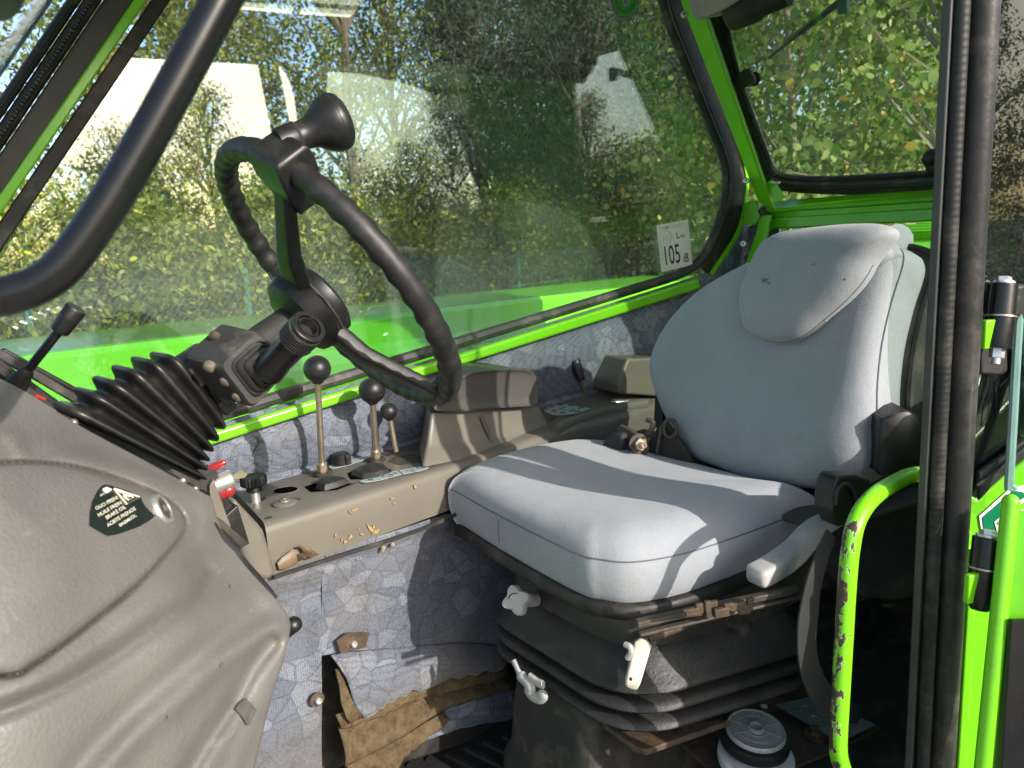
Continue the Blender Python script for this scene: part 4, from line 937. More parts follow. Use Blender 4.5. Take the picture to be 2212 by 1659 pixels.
    sp = [splash(*a) for a in (((1370, 575), 45, 14, -.5, 1), ((1330, 600), 30, 10, .6, 2), ((1165, 850), 10, 26, .2, 3), ((1325, 870), 18, 30, .6, 4), ((1265, 920), 22, 16, -.5, 5), ((1230, 903), 7, 18, 0, 6), ((1415, 780), 10, 18, .4, 7), ((1450, 838), 32, 12, .35, 8), ((1545, 780), 80, 22, .9, 9), ((1600, 815), 45, 24, -.5, 10), ((1580, 758), 14, 20, .1, 11), ((1785, 450), 30, 14, 0, 12), ((1800, 505), 14, 8, 0, 13), ((2030, 320), 16, 30, -.3, 14), ((1200, 892), 5, 5, 0, 15), ((1385, 785), 5, 7, 0, 16))]
    part('paint_splash', join(*sp), YEL, CON, kind='stuff')
    ya = 1.078
    part('paint_splash', join(*[prism([PY(*S(a + r * math.cos(t), b + r * 1.1 * math.sin(t)), LOWY - .016) for t in [k * .7 for k in range(9)]], V3(0, -.0006, 0)) for a, b, r in ((1690, 985, 20), (1683, 1015, 14), (1790, 948, 20), (1440, 1100, 9))]), YEL, CON, kind='stuff')
    # crumpled tape at the foot
    tp = [PY(*S(*p), 1.066) for p in ((540, 1190), (600, 1160), (720, 1085), (800, 1040))]
    part('peeling_tape', tube(tp, [.006, .011, .013, .006], 8, flat=.35, up=V3(0, 0, 1)), M('brown_tape', (.15, .105, .065), .5, 0, .25, 60, grain=.6, gs=120), CON)
    cf = [[S(785, 950), S(850, 940), S(880, 1000), S(990, 1060), S(900, 1100), S(830, 1080), S(800, 1000)], [S(740, 1060), S(800, 1040), S(850, 1100), S(770, 1130)]]
    for i, f in enumerate(cf):
        rnd = random.Random(i); V = [PY(*p, 1.064 - rnd.uniform(0, .016)) for p in f]; cc = centroid(V) + V3(0, -.01, 0)
        n = len(V); part('peeling_tape', (V + [cc], [(k, (k + 1) % n, n) for k in range(n)]), bpy.data.materials['brown_tape'], CON, solid=.001, smooth=False)
console()
# the plastic upright between dashboard and console
S = lambda x, y: (493.7 + x / 5.04, 987.5 + y / 5.04)
def upright():
    pts = [S(60, 430), S(180, 560), S(340, 730), S(395, 800), S(470, 1050), S(530, 1290), S(420, 1360), S(250, 1300), S(150, 1000), S(60, 700)]
    single('console_end_cover', prism([PY(*p, 1.06) for p in pts], V3(-.005, .2, .01)), CONSOLE, 'rough taupe end cover wedged between dashboard and side console', 'cover', bev=.012)
upright()

# ------------------------------------------------------------------ levers and knobs standing on the console
def ball_lever(name, label, ballc, rb, base, thick, D, ztop=.0, nut=True):
    c = PD(*ballc, D); b = deck(*base, .010)
    o = E(name, b, label, 'lever', 'ball knob levers on the console')
    d = (c - b).normalized()
    part('rod', tube([b, b.lerp(c, .97)], thick, 10), STEEL, o)
    part('knob', lathe(c - d * rb, d, [(rb * .42, -.001)] + [(rb * math.sin(math.pi * i / 14), rb - rb * math.cos(math.pi * i / 14)) for i in range(2, 15)], 22), BLACK, o, label=None)
    part('knob_seam', lathe(c, d, [(rb * 1.003, -.0006), (rb * 1.003, .0006)], 22), BASEBOX, o)
    if nut:
        part('nut', hexprism(b - d * .002, d, .0105, .016), STEEL, o)
        part('grommet', lathe(b - V3(0, 0, .010), (0, 0, 1), [(.018, 0), (.018, .004), (.014, .007), (.009, .007)], 18), RUBBER, o)
ball_lever('ball_lever', 'tallest lever with a clean black ball knob on a rusty rod', (685, 797), .0243, (697, 1028), .0058, 1.36)
ball_lever('ball_lever', 'middle lever with a dusty worn ball knob on a plated rod', (803.5, 843), .0250, (813, 998), .0062, 1.43)
ball_lever('ball_lever', 'short thin lever with a small black ball knob', (839.5, 888.5), .0170, (857, 988), .0050, 1.50, nut=False)
def grip_lever(label, top, bot, foot, D, rg_, rr, zf):
    f = deck(*foot); D = (f - CAM).dot(FW) - .055; t, b = PD(*top, D), PD(*bot, D); d = (t - b).normalized(); L = (t - b).length
    o = E('grip_lever', f, label, 'lever')
    part('rod', tube([f, b + d * .01], rr, 8), STEEL, o)
    part('grip', lathe(b, d, [(0, 0), (rg_ * .72, 0), (rg_ * .78, L * .04), (rg_ * .98, L * .55), (rg_, L * .92), (rg_ * .93, L * .99), (rg_ * .8, L), (rg_ * .5, L * .985), (0, L * .985)], 18), BLACK, o)
S6 = lambda x, y: (1152.1 + x / 6.72, 740.6 + y / 6.72)
grip_lever('upright black grip lever behind the armrest pad', (1097.5, 752), (1104, 800), (1106, 868), 1.83, .0105, .004, ZC)
grip_lever('tilted black grip lever on a steel rod beside the ashtray', S6(595, 252), S6(695, 552), S6(792, 812), 1.80, .0135, .0042, ZC + .004)
def push_knob():
    c = deck(*S(300, 505)); o = E('ribbed_knob', c, 'ribbed black screw knob on a steel stem at the console end', 'knob')
    part('stem', lathe(c, (0, 0, 1), [(.008, 0), (.008, .026), (0, .026)], 12), ZINC, o)
    part('collar', lathe(c + V3(0, 0, .019), (0, 0, 1), [(.009, 0), (.0135, .002), (.0135, .008), (.011, .011)], 16), BLACK, o)
    pr = []
    for k in range(48): pr.append((.0205 if k % 2 else .0222))
    lo = [[c + V3(r * s * math.cos(2 * math.pi * k / 48), r * s * math.sin(2 * math.pi * k / 48), h) for k, r in enumerate(pr)] for s, h in ((.85, .030), (1, .033), (1, .044), (.93, .047), (.6, .0455))]
    part('knob', loft(lo), BLACK, o, ang=25)
    ss = prism([deck(*S(*p), .001) for p in ((330, 495), (340, 465), (400, 452), (412, 470), (370, 500))], V3(0, 0, .0008)); part('slot', ss, LABELK, o)
push_knob()
def turn_knob():
    c = deck(*S(1230, 95)); o = E('turn_knob', c, 'small black winged turn knob against the wall lining', 'knob')
    part('knob', lathe(c, (0, 0, 1), [(.0, 0), (.017, 0), (.018, .004), (.017, .022), (.015, .024), (0, .024)], 18), BLACK, o)
    part('wing', box(c + V3(.004, -.012, .013), .011, .022, .020), BLACK, o, bev=.002)
    part('label', prism(roundpoly([deck(*S(*p), .001) for p in ((1085, 120), (1150, 80), (1490, 10), (1500, 40), (1300, 110), (1120, 150))], .006), V3(0, 0, .0008)), LABELBL, o)
turn_knob()

# ignition key, lamps and instrument box behind the gaiter
def ignition():
    Y0 = .985
    R = lambda x, y: PY(*r4(x, y), Y0)
    o = E('ignition_panel', R(1400, 1600), 'ignition switch with key and two red lamps behind the gaiter', 'switch panel')
    c = R(1385, 1420); ax = (R(1450, 1390) - c).normalized() * .8 + V3(0, -.35, .1); ax.normalize()
    part('lock_barrel', lathe(c, ax, [(0, -.02), (.0125, -.02), (.0125, .012), (.0115, .014), (.006, .014), (.006, .012), (0, .012)], 20), ZINC, o)
    k0 = c + ax * .016
    kp = [R(1440, 1385), R(1495, 1340), R(1535, 1368), R(1520, 1388), R(1470, 1398), R(1450, 1400)]
    part('key', prism(kp, V3(0, -.0025, .0)), STEEL, o)
    for (x, y), r in (((1405, 1475), .0098), ((1350, 1318), .0056)):
        c2 = R(x, y); a2 = (ax * 1.0 + V3(0, -.2, .1)).normalized()
        b = part('red_lamp', lathe(c2 - a2 * .012, a2, [(0, 0), (r, 0), (r, .014), (r * .9, .02), (r * .5, .024), (0, .025)], 20), REDM, o)
        part('lamp_bezel', lathe(c2 - a2 * .016, a2, [(0, 0), (r * 1.15, 0), (r * 1.15, .006), (r, .006)], 20), BLACK, b)
    # open black box of the instrument housing
    q = [r4(1320, 1530), r4(1390, 1440), r4(1480, 1560), r4(1555, 1800), r4(1540, 1835), r4(1440, 1815)]
    part('panel_plate', prism([PY(*p, .97) for p in (r4(1305, 1440), r4(1330, 1400), r4(1395, 1580), r4(1440, 1700), r4(1420, 1740), r4(1310, 1700))], V3(.004, .02, 0)), CONSOLE, o, bev=.002)
    part('housing', prism([PY(*p, .985) for p in (r4(1340, 1540), r4(1385, 1500), r4(1480, 1580), r4(1500, 1660), r4(1400, 1640))], V3(.01, .05, 0)), BLACK, o, bev=.003)
    part('housing_fin', prism([PY(*p, .975) for p in (r7(1385, 110), r7(1480, 20), r7(1555, 265), r7(1535, 275), r7(1395, 120))], V3(.0, .06, 0)), BLACK, o, bev=.002)
    part('housing_fin', prism([PY(*p, .965) for p in (r7(1335, 85), r7(1400, 130), r7(1550, 262), r7(1500, 295), r7(1345, 130))], V3(.0, .004, 0)), BASEBOX, o, bev=.001)
ignition()

# ------------------------------------------------------------------ dashboard nacelle (lower left)
DCTRL = [
 [(-200, 720, .60), (-60, 790, .635), (60, 850, .66), (180, 925, .69), (320, 1000, .735), (455, 1074, .79)],
 [(-200, 860, .53), (-60, 890, .56), (60, 935, .60), (180, 990, .635), (320, 1050, .69), (482, 1150, .785)],
 [(-200, 1000, .48), (-60, 1030, .51), (70, 1060, .55), (190, 1100, .59), (340, 1160, .65), (545, 1237, .775)],
 [(-200, 1180, .45), (-60, 1190, .475), (80, 1210, .51), (210, 1230, .56), (380, 1270, .63), (600, 1300, .77)],
 [(-200, 1320, .435), (-60, 1330, .46), (90, 1345, .495), (230, 1355, .545), (410, 1370, .62), (626, 1348, .77)],
 [(-200, 1450, .43), (-60, 1460, .455), (90, 1470, .485), (230, 1475, .535), (400, 1480, .61), (610, 1430, .755)],
 [(-200, 1580, .425), (-60, 1590, .45), (90, 1595, .48), (230, 1600, .53), (390, 1600, .60), (577, 1540, .735)],
 [(-200, 1800, .42), (-60, 1800, .445), (90, 1800, .475), (220, 1800, .52), (370, 1800, .59), (520, 1790, .70)]]
_dp = np.array([c for r in DCTRL for c in r]); _xy = _dp[:, :2] / 300.0
def _tps(r2): return np.where(r2 > 1e-12, r2 * np.log(np.maximum(r2, 1e-12)) * 0.5, 0)
_K = _tps(((_xy[:, None] - _xy[None]) ** 2).sum(-1)) + 1e-4 * np.eye(len(_xy)); _Pm = np.c_[np.ones(len(_xy)), _xy]
_w = np.linalg.solve(np.block([[_K, _Pm], [_Pm.T, np.zeros((3, 3))]]), np.r_[_dp[:, 2], np.zeros(3)])
def _seg(P, poly):
    d = np.full(P.shape[0], 1e9)
    for a, b in zip(poly[:-1], poly[1:]):
        a, b = np.array(a, float), np.array(b, float); ab = b - a
        t = np.clip(((P - a) @ ab) / (ab @ ab), 0, 1); d = np.minimum(d, np.linalg.norm(P - a - t[:, None] * ab, axis=1))
    return d
def _smooth(poly, n=8): return [(p.x, p.y) for p in catmull([Vector((a, b, 0)) for a, b in poly], n)]
LIDP = [(-90, 1010), (15, 1000), (110, 1003), (200, 1018), (300, 1050), (372, 1088), (398, 1120), (393, 1155), (345, 1212), (288, 1270), (215, 1330), (140, 1388), (70, 1436), (25, 1458), (-90, 1462)]
LIDS = _smooth(LIDP, 6)
VAL1 = _smooth([(450, 1235), (425, 1285), (347, 1347), (208, 1440), (60, 1515), (-150, 1590)])
RDG0 = _smooth([(455, 1150), (430, 1205), (330, 1300), (200, 1400), (60, 1480), (-100, 1530)])
RDG1 = _smooth([(600, 1355), (486, 1426), (399, 1502), (295, 1590), (200, 1700)])
VAL2 = _smooth([(560, 1318), (480, 1370), (410, 1425), (312, 1508), (195, 1620), (120, 1720)])
CRS = _smooth([(588, 1388), (545, 1445), (505, 1520), (446, 1608), (380, 1720)])
RDG2 = _smooth([(612, 1400), (580, 1480), (545, 1570), (500, 1680)])
LIP = _smooth([(-100, 985), (0, 930), (60, 985), (120, 985), (220, 1000), (330, 1035), (420, 1075), (450, 1110), (445, 1150)])
CHK = _smooth([(445, 1115), (480, 1165), (545, 1240), (600, 1305)])
def dash_d(UVs):
    P = np.array(UVs, float).reshape(-1, 2); q = P / 300.0
    d = _tps(((q[:, None] - _xy[None]) ** 2).sum(-1)) @ _w[:len(_xy)] + np.c_[np.ones(len(q)), q] @ _w[len(_xy):]
    g = lambda pl, w: np.exp(-(_seg(P, pl) / w) ** 2)
    h = -.0085 * g(VAL1, 20) + .005 * g(RDG0, 26) + .010 * g(RDG1, 26) - .008 * g(VAL2, 24) - .019 * g(CRS, 18) + .005 * g(RDG2, 20) - .007 * g(LIDS, 6) + .006 * g(LIP, 20)
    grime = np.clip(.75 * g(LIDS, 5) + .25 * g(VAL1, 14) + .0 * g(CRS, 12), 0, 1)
    return d - h, grime
def dash_pts(UVs, off=0.0):
    d, _ = dash_d(UVs); return [PD(u, v, dd - off) for (u, v), dd in zip(UVs, d)]
DASHB = E('dashboard', PD(250, 1500, .6), 'worn grey beige dashboard nacelle under the steering column', 'dashboard')
def dashboard():
    nu, nv = 30, 26
    rows = [catmull([Vector((a, b, 0)) for a, b, _ in r], nu) for r in DCTRL]
    cols = [catmull([rows[j][i] for j in range(len(rows))], nv) for i in range(len(rows[0]))]
    n, mrow = len(cols), len(cols[0])
    UVs = [(p.x, p.y) for c in cols for p in c]
    d, gr = dash_d(UVs)
    V = [PD(u, v, x) for (u, v), x in zip(UVs, d)]
    Fc = [(i * mrow + j, i * mrow + j + 1, (i + 1) * mrow + j + 1, (i + 1) * mrow + j) for i in range(n - 1) for j in range(mrow - 1)]
    # roll the right flank and the top edge over to give the nacelle its depth
    last = [(n - 1) * mrow + j for j in range(mrow)]
    gr = list(gr)
    for du, dd in ((1, .006), (0, .016), (-4, .035), (-10, .08), (-22, .22)):
        new = []
        for j, li in enumerate(last):
            u, v = UVs[(n - 1) * mrow + j]; new.append(len(V)); V.append(PD(u + du, v, d[(n - 1) * mrow + j] + dd)); gr.append(0)
        pr = last if du == 1 else prev
        Fc += [(pr[j], pr[j + 1], new[j + 1], new[j]) for j in range(mrow - 1)]; prev = new
    top = [i * mrow for i in range(n)]; pr = top
    for dv, dd in ((-1, .006), (0, .02), (4, .06), (8, .2)):
        new = []
        for i in range(n):
            u, v = UVs[i * mrow]; new.append(len(V)); V.append(PD(u, v + dv, d[i * mrow] + dd)); gr.append(0)
        Fc += [(pr[i + 1], pr[i], new[i], new[i + 1]) for i in range(n - 1)]; pr = new
    o = part('fascia', (V, Fc), DASH, DASHB, ang=60)
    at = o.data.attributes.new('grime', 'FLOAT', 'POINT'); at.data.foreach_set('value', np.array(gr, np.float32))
    # service lid: its own raised skin
    c = np.mean(LIDS, 0); c = np.array((170, 1210.))
    prof = [(.992, -.004), (.988, .001), (.982, .0045), (.972, .0068), (.955, .0080)] + [(s, .0085 + .002 * (1 - s)) for s in (.88, .8, .7, .6, .5, .4, .3, .2, .1, .01)]
    pts = []; 
    for s, h in prof:
        pts.append(dash_pts([tuple(c + (np.array(p) - c) * s) for p in LIDS], h + .0025))
    lid = part('service_lid', loft(pts, False, True), DASH, DASHB, ang=60, label='grained service lid with brake oil label')
    dent = [(15, 1435), (60, 1410), (110, 1385)]
    # lock in the corner
    cl = dash_pts([(353, 1099)], .0125); q3 = dash_pts([(353, 1097), (375, 1097), (353, 1119)], .012); nrm = (q3[1] - q3[0]).cross(q3[2] - q3[0]).normalized(); nrm = nrm if nrm.dot(CAM - q3[0]) > 0 else -nrm
    q = part('lock', lathe(cl[0] - nrm * .004, nrm, [(0, 0), (.0150, 0), (.0150, .003), (.0135, .0055), (.0108, .006), (.0104, .0035), (0, .0035)], 26), ZINC, DASHB, label='round metal lock of the lid')
    part('lock_core', lathe(cl[0] - nrm * .001, nrm, [(.0100, 0), (.0100, .0016), (.0055, .0022), (.0050, .001), (0, .001)], 20), DARKSTEEL, q)
    part('key_slot', box(cl[0] + nrm * .0005, .006, .0022, .0016, ax=nrm.orthogonal()), STEEL, q)
    # dark trim line of the gap at the flank
    tr = [r7(*p) for p in ((1330, 135), (1385, 230), (1460, 310), (1540, 410), (1640, 520), (1715, 605))]
    d_ = [dash_d([p])[0][0] for p in tr]
    part('edge_trim', tube([PD(u, v, x + .002) for (u, v), x in zip(tr, d_)], [.002, .0042, .004, .0042, .004, .003], 8), BLACK, DASHB)
    # chipped patch and cracks
    ch = [r7(*p) for p in ((1462, 1290), (1490, 1250), (1530, 1222), (1565, 1262), (1598, 1298), (1575, 1340), (1560, 1385), (1540, 1395), (1510, 1350))]
    c9 = np.mean(ch, 0); part('torn_patch', loft([dash_pts([tuple(c9 + (np.array(p) - c9) * q) for p in ch], h) for q, h in ((1, .0045), (.93, .0050), (.6, .0034), (.02, .0032))], False, True), M('torn_grey_backing', (.075, .074, .064), .85, 0, .4, 60, grain=.8, gs=150), DASHB, ang=20)

    rnd = random.Random(4)
    for (x, y) in ((1385, 1000), (1030, 1330), (1410, 500)):
        path = [(x, y)]
        for k in range(4): path.append((path[-1][0] + rnd.uniform(-14, 16), path[-1][1] + rnd.uniform(6, 16)))
        part('crack', tube(dash_pts([r7(*p) for p in path], .0003), [.0001, .0005, .0006, .0004, .0001], 4), BASEBOX, DASHB)
    # brake oil label
    S = lambda x, y: (181 + x / 10.08, 1031.4 + y / 10.08)
    outl = [S(*p) for p in ((450, 155), (520, 158), (700, 205), (1000, 300), (1240, 405), (1265, 500), (1330, 610), (1450, 740), (1560, 835), (1400, 960), (1200, 1070), (900, 1180), (700, 1240), (520, 1265), (350, 1170), (130, 1040), (140, 760), (200, 500), (300, 300), (380, 195))]
    cc = np.mean(outl, 0)
    lab = part('warning_label', loft([dash_pts([tuple(cc + (np.array(p) - cc) * s) for p in outl], .0146) for s in (1, .66, .33, .02)], False, True), LABELK, lid, label='black shield label with brake oil lettering in five languages')
    def lettering(s, a, b, hgt, par, mat=INKLT, up=(-.5, -.82)):
        ax, ay = S(*a); bx, by = S(*b); ex = np.array((bx - ax, by - ay))
        v, f = textgeo(s, lambda x, y: Vector((x, y, 0)), bold=.012)
        w = max(p.x for p in v); hh = max(p.y for p in v); uu = np.array(up) / np.linalg.norm(up) * hgt / 10.08
        P2 = [tuple(np.array((ax, ay)) + ex * p.x / w + uu * p.y / hh) for p in v]
        part('lettering', (dash_pts(P2, .0154), f), mat, par, smooth=False)
    lettering('OLIO FRENI', (272, 712), (752, 462), 78, lab)
    lettering('HUILE FREIN', (330, 860), (835, 570), 78, lab)
    lettering('BRAKE OIL', (500, 915), (925, 660), 78, lab)
    lettering('ACEITE FRENOS', (530, 1075), (1140, 700), 78, lab)
    lettering('BREMS\u00d6L', (790, 1075), (1160, 840), 78, lab)
    lettering('MERLO', (365, 410), (490, 340), 34, lab)
    def lines(segs, w, closed=False):
        gs = []
        for sgm in segs: gs.append(tube(dash_pts([S(*p) for p in sgm], .0154), w, 4, flat=.3))
        part('symbol', join(*gs), INKLT, lab)
    lines([[(650, 245), (930, 585), (1215, 430), (650, 245)]], .0011)
    lines([[(860, 405), (930, 360), (1000, 375), (1085, 435), (975, 495), (860, 405)], [(925, 385), (975, 440)], [(960, 375), (1010, 425)], [(890, 400), (940, 455)]], .0006)
    lines([[(735, 285), (840, 335)], [(860, 355), (890, 375)]], .0010)
    lines([[(420, 270), (495, 235), (605, 275), (520, 330), (420, 270)], [(450, 265), (540, 300)], [(495, 245), (500, 310)], [(555, 262), (480, 300)]], .0011)
dashboard()
single('dash_peg', lathe(PD(608, 1372, .80), PD(652, 1334, .775) - PD(608, 1372, .80), [(0, 0), (.0075, 0), (.0078, .02), (.0085, .026), (.008, .031), (.005, .034), (0, .035)], 16), BLACK, 'short black rounded peg sticking out of the dashboard flank', 'peg')
# louvre strips and lower frame of the windscreen behind the dashboard
def cowl():
    o = E('cowl_louvre', PY(80, 800, 1.0), 'black louvre and dusty window ledge behind the dashboard lever', 'louvre')
    Yc = .93
    for (p0, p1, w, mat, dy) in ((r4(-60, 610), r4(430, 960), .026, BLACK, 0), (r4(-30, 570), r4(500, 885), .010, SEAL, .04), (r4(30, 585), r4(530, 860), .006, BLACK, .07), (r4(-30, 660), r4(400, 985), .008, BASEBOX, -.03)):
        a, b = PY(*p0, Yc + dy), PY(*p1, Yc + dy); d = (b - a).normalized(); s = V3(d.z, 0, -d.x).normalized() * w
        if s.z > 0: s = -s
        part('slat', loft([[a, a + s, a + s + V3(0, .012, 0), a + V3(0, .012, 0)], [b, b + s, b + s + V3(0, .012, 0), b + V3(0, .012, 0)]]), mat, o, bev=.002)
    part('ledge', prism([PY(*p, 1.0) for p in (r4(-80, 640), r4(400, 985), r4(560, 870), r4(900, 1200), r4(700, 1400), r4(-100, 1100))], V3(0, .02, 0)), BASEBOX, o)
    part('boot_filler', prism([PY(*p, .98) for p in ((120, 880), (300, 930), (470, 1020), (492, 1140), (400, 1120), (250, 1040), (100, 930))], V3(0, .02, 0)), BASEBOX, o)
    part('red_wire', tube([PY(*r4(*p), .78) for p in ((215, 882), (240, 890), (280, 905))], .002, 6), REDM, o)
cowl()
def dash_lever():
    D = .70
    o = E('column_lever', PD(40, 824, D), 'slim black lever with cylindrical grip at the far left of the dashboard', 'lever')
    a, b, c = PD(50, 812, D + .01), PD(127, 716, D), PD(164, 668, D); d = (c - b).normalized()
    part('rod', tube([PD(38, 828, D + .01), a, b + d * .004], .0042, 10), BLACKSAT, o)
    part('grip', lathe(b, d, [(0, 0), (.0075, 0), (.0085, .002), (.0092, .016), (.0094, .017), (.0090, .018), (.0096, (c - b).length), (.0088, (c - b).length + .0015), (0, (c - b).length + .0015)], 20), BLACK, o)
    part('boot', lathe(PD(30, 838, D + .01), (b - a), [(0, 0), (.0105, 0), (.0095, .004), (.0100, .006), (.0085, .010), (.0088, .013), (.0065, .017), (.0068, .020), (.0045, .024)], 16), RUBBER, o)
dash_lever()

# ------------------------------------------------------------------ steering column: plate, gaiter, switch box, column
COLM = E('steering_column', PY(290, 960, .86), 'steering column with black concertina gaiter and boxy stalk switch', 'steering column')
WC = Vector((0.518, 0.839, 2.058)); WNV = Vector((0.818, -0.130, 0.560)).normalized(); WR = .19
def column():
    yn = .775; dep = .07
    def loop(L, R, ins=0.0, rad=.018, ex=0.0, y0=None):
        L = (L[0] + 14, L[1] + 2); y = yn if y0 is None else y0
        a, b = PY(*L, y), PY(*R, y); e = (b - a).normalized(); a += e * ins; b -= e * ins * .5
        q = [a + V3(0, ins, 0), b + V3(0, ins, 0), b + V3(0, dep - ins * .4, 0), a + V3(0, dep - ins * .4, 0)]
        return roundpoly(q, rad, 5)
    Ls = [(140, 881), (186, 848), (229, 822), (273, 796), (317, 776), (360, 765)]
    Rs = [(458, 1040), (460, 1020), (464, 1000), (472, 979), (483, 956), (497, 930)]
    loops = [loop((150, 898), (452, 1050), .006)]
    for k in range(6):
        L, R = Vector(Ls[k]), Vector(Rs[k])
        if k < 5: nL, nR = Vector(Ls[k + 1]), Vector(Rs[k + 1])
        else: nL, nR = L + Vector((44, -8)), R + Vector((14, -25))
        dL, dR = nL - L, nR - R
        for t in (-.32, -.22, -.14, -.07, 0, .07, .14, .22, .32, .42, .5, .58):
            if k == 5 and t > .3: continue
            loops.append(loop(tuple(L + dL * t), tuple(R + dR * t), .0125 * (math.sin(math.pi * min(1, abs(t))) ** 2.8)))
    loops.append(loop((425, 792), (505, 890), .016)); loops.append(loop((445, 792), (510, 872), .02))
    part('gaiter', loft(loops), GAITER, COLM, ang=75, label='black six fold concertina rubber gaiter')
    pl = [loop((98, 892), (455, 1075), 0, .012), loop((100, 886), (457, 1068), 0, .012)]
    part('gaiter_plate', loft([[p + V3(0, -.006, 0) for p in l] for l in pl]), BLACKSAT, COLM, bev=.0015)
    for p in ((398, 1040), (425, 1058), (162, 915)):
        part('plate_screw', ball(PY(*p, yn - .012) + V3(0, .004, 0), .0042, 10, 6), STEEL, COLM)
    # switch box: a square housing leaning with the column
    yf = .735
    f = [PY(*r4(*p), yf) for p in ((1345, 690), (1590, 470), (1828, 690), (1562, 968))]
    cc = centroid(f)
    back = [cc + (p - cc) * 1.0 + V3(-.014, .040, .008) for p in f]
    part('switch_housing', loft([[p for p in roundpoly(back, .008, 3)], [p for p in roundpoly([b.lerp(a, .75) for a, b in zip(f, back)], .008, 3)], roundpoly(f, .008, 3), roundpoly([cc + (p - cc) * .93 + V3(0, -.004, 0) for p in f], .008, 3)]), DUSTY, COLM, ang=30, label='square dusty black switch housing')
    fn = V3(.30, -.93, .12).normalized()
    steps = [(.80, .001), (.80, .006), (.76, .008), (.72, .004), (.68, .004), (.67, .011), (.63, .013), (.58, .008), (.55, .008), (.54, .017), (.50, .019), (.44, .014), (.42, .014), (.40, .026), (.34, .030), (.27, .032)]
    part('square_boot', loft([[cc + (p - cc) * s + fn * h for p in roundpoly(f, .014, 4)] for s, h in steps]), DUSTY, COLM, ang=50)
    for p in ((1330, 520), (1300, 705), (1405, 790), (1480, 885)):
        c = PY(*r4(*p), yf + (.03 if p[1] < 600 else .008)); a = V3(-.7, -.5, -.5).normalized()
        part('housing_screw', lathe(c, a, [(0, -.004), (.0058, -.004), (.0058, .002), (.0045, .003), (0, .003)], 12), DARKSTEEL if p[1] < 600 else STEEL, COLM)
    # stalk with ribbed collar and open end
    s0 = cc + fn * .026; s1 = PY(*r4(1925, 448), .655); d = (s1 - s0).normalized(); L = (s1 - s0).length; r = .0158
    part('stalk', lathe(s0, d, [(r * 1.05, -.01), (r * .98, .004), (r * .93, .01), (r * .97, L * .45), (r * 1.0, L * .62)], 26), BLACKSAT, COLM)
    rb = [(r * 1.02, L * .62), (r * 1.06, L * .63)]
    for k in range(6):
        t = L * (.64 + .045 * k); rb += [(r * 1.14, t), (r * 1.14, t + L * .022), (r * 1.08, t + L * .026), (r * 1.08, t + L * .04)]
    rb += [(r * 1.10, L * .93), (r * 1.10, L * .99), (r * 1.04, L), (r * .80, L), (r * .78, L * .93), (r * .66, L * .93), (r * .66, L * .985), (r * .58, L * .985), (r * .56, L * .86), (0, L * .86)]
    part('stalk_collar', lathe(s0, d, rb, 30), BLACK, COLM, ang=30)
    part('stalk_band', lathe(s0, d, [(r * 1.13, L * .915), (r * 1.13, L * .93)], 30, cap=False), STEEL, COLM)
    for k in range(2):
        aa, x, y = frame(d); pp = s0 + d * (L * .96)
        part('stalk_lug', box(pp + (x if k else -x) * r * .72, r * .2, .003, .006, ax=x, ay=y), BLACK, COLM)
    # column tube up to the wheel, clamps and cables under the box
    hub = WC - WNV * .055
    ca = PY(430, 830, .86)
    part('column_tube', tube([ca, ca.lerp(hub, .5), hub], [.022, .020, .020], 16), BASEBOX, COLM)
    part('column_clamp', lathe(ca.lerp(hub, .02), hub - ca, [(.034, -.01), (.04, -.005), (.04, .02), (.034, .03)], 18), BLACK, COLM)
    for (x, y, w) in ((1240, 730, .022), (1330, 780, .018), (1400, 870, .02), (1400, 940, .016), (1370, 960, .012)):
        part('bracket', box(PY(*r4(x, y), .79), w, w, w * 1.1, ax=(.8, 0, .5)), BASEBOX, COLM, bev=.003)
    part('cable', tube(catmull([PY(*r4(*p), .79) for p in ((1250, 700), (1300, 830), (1360, 930), (1440, 900))], 5), .004, 8), BASEBOX, COLM)
column()

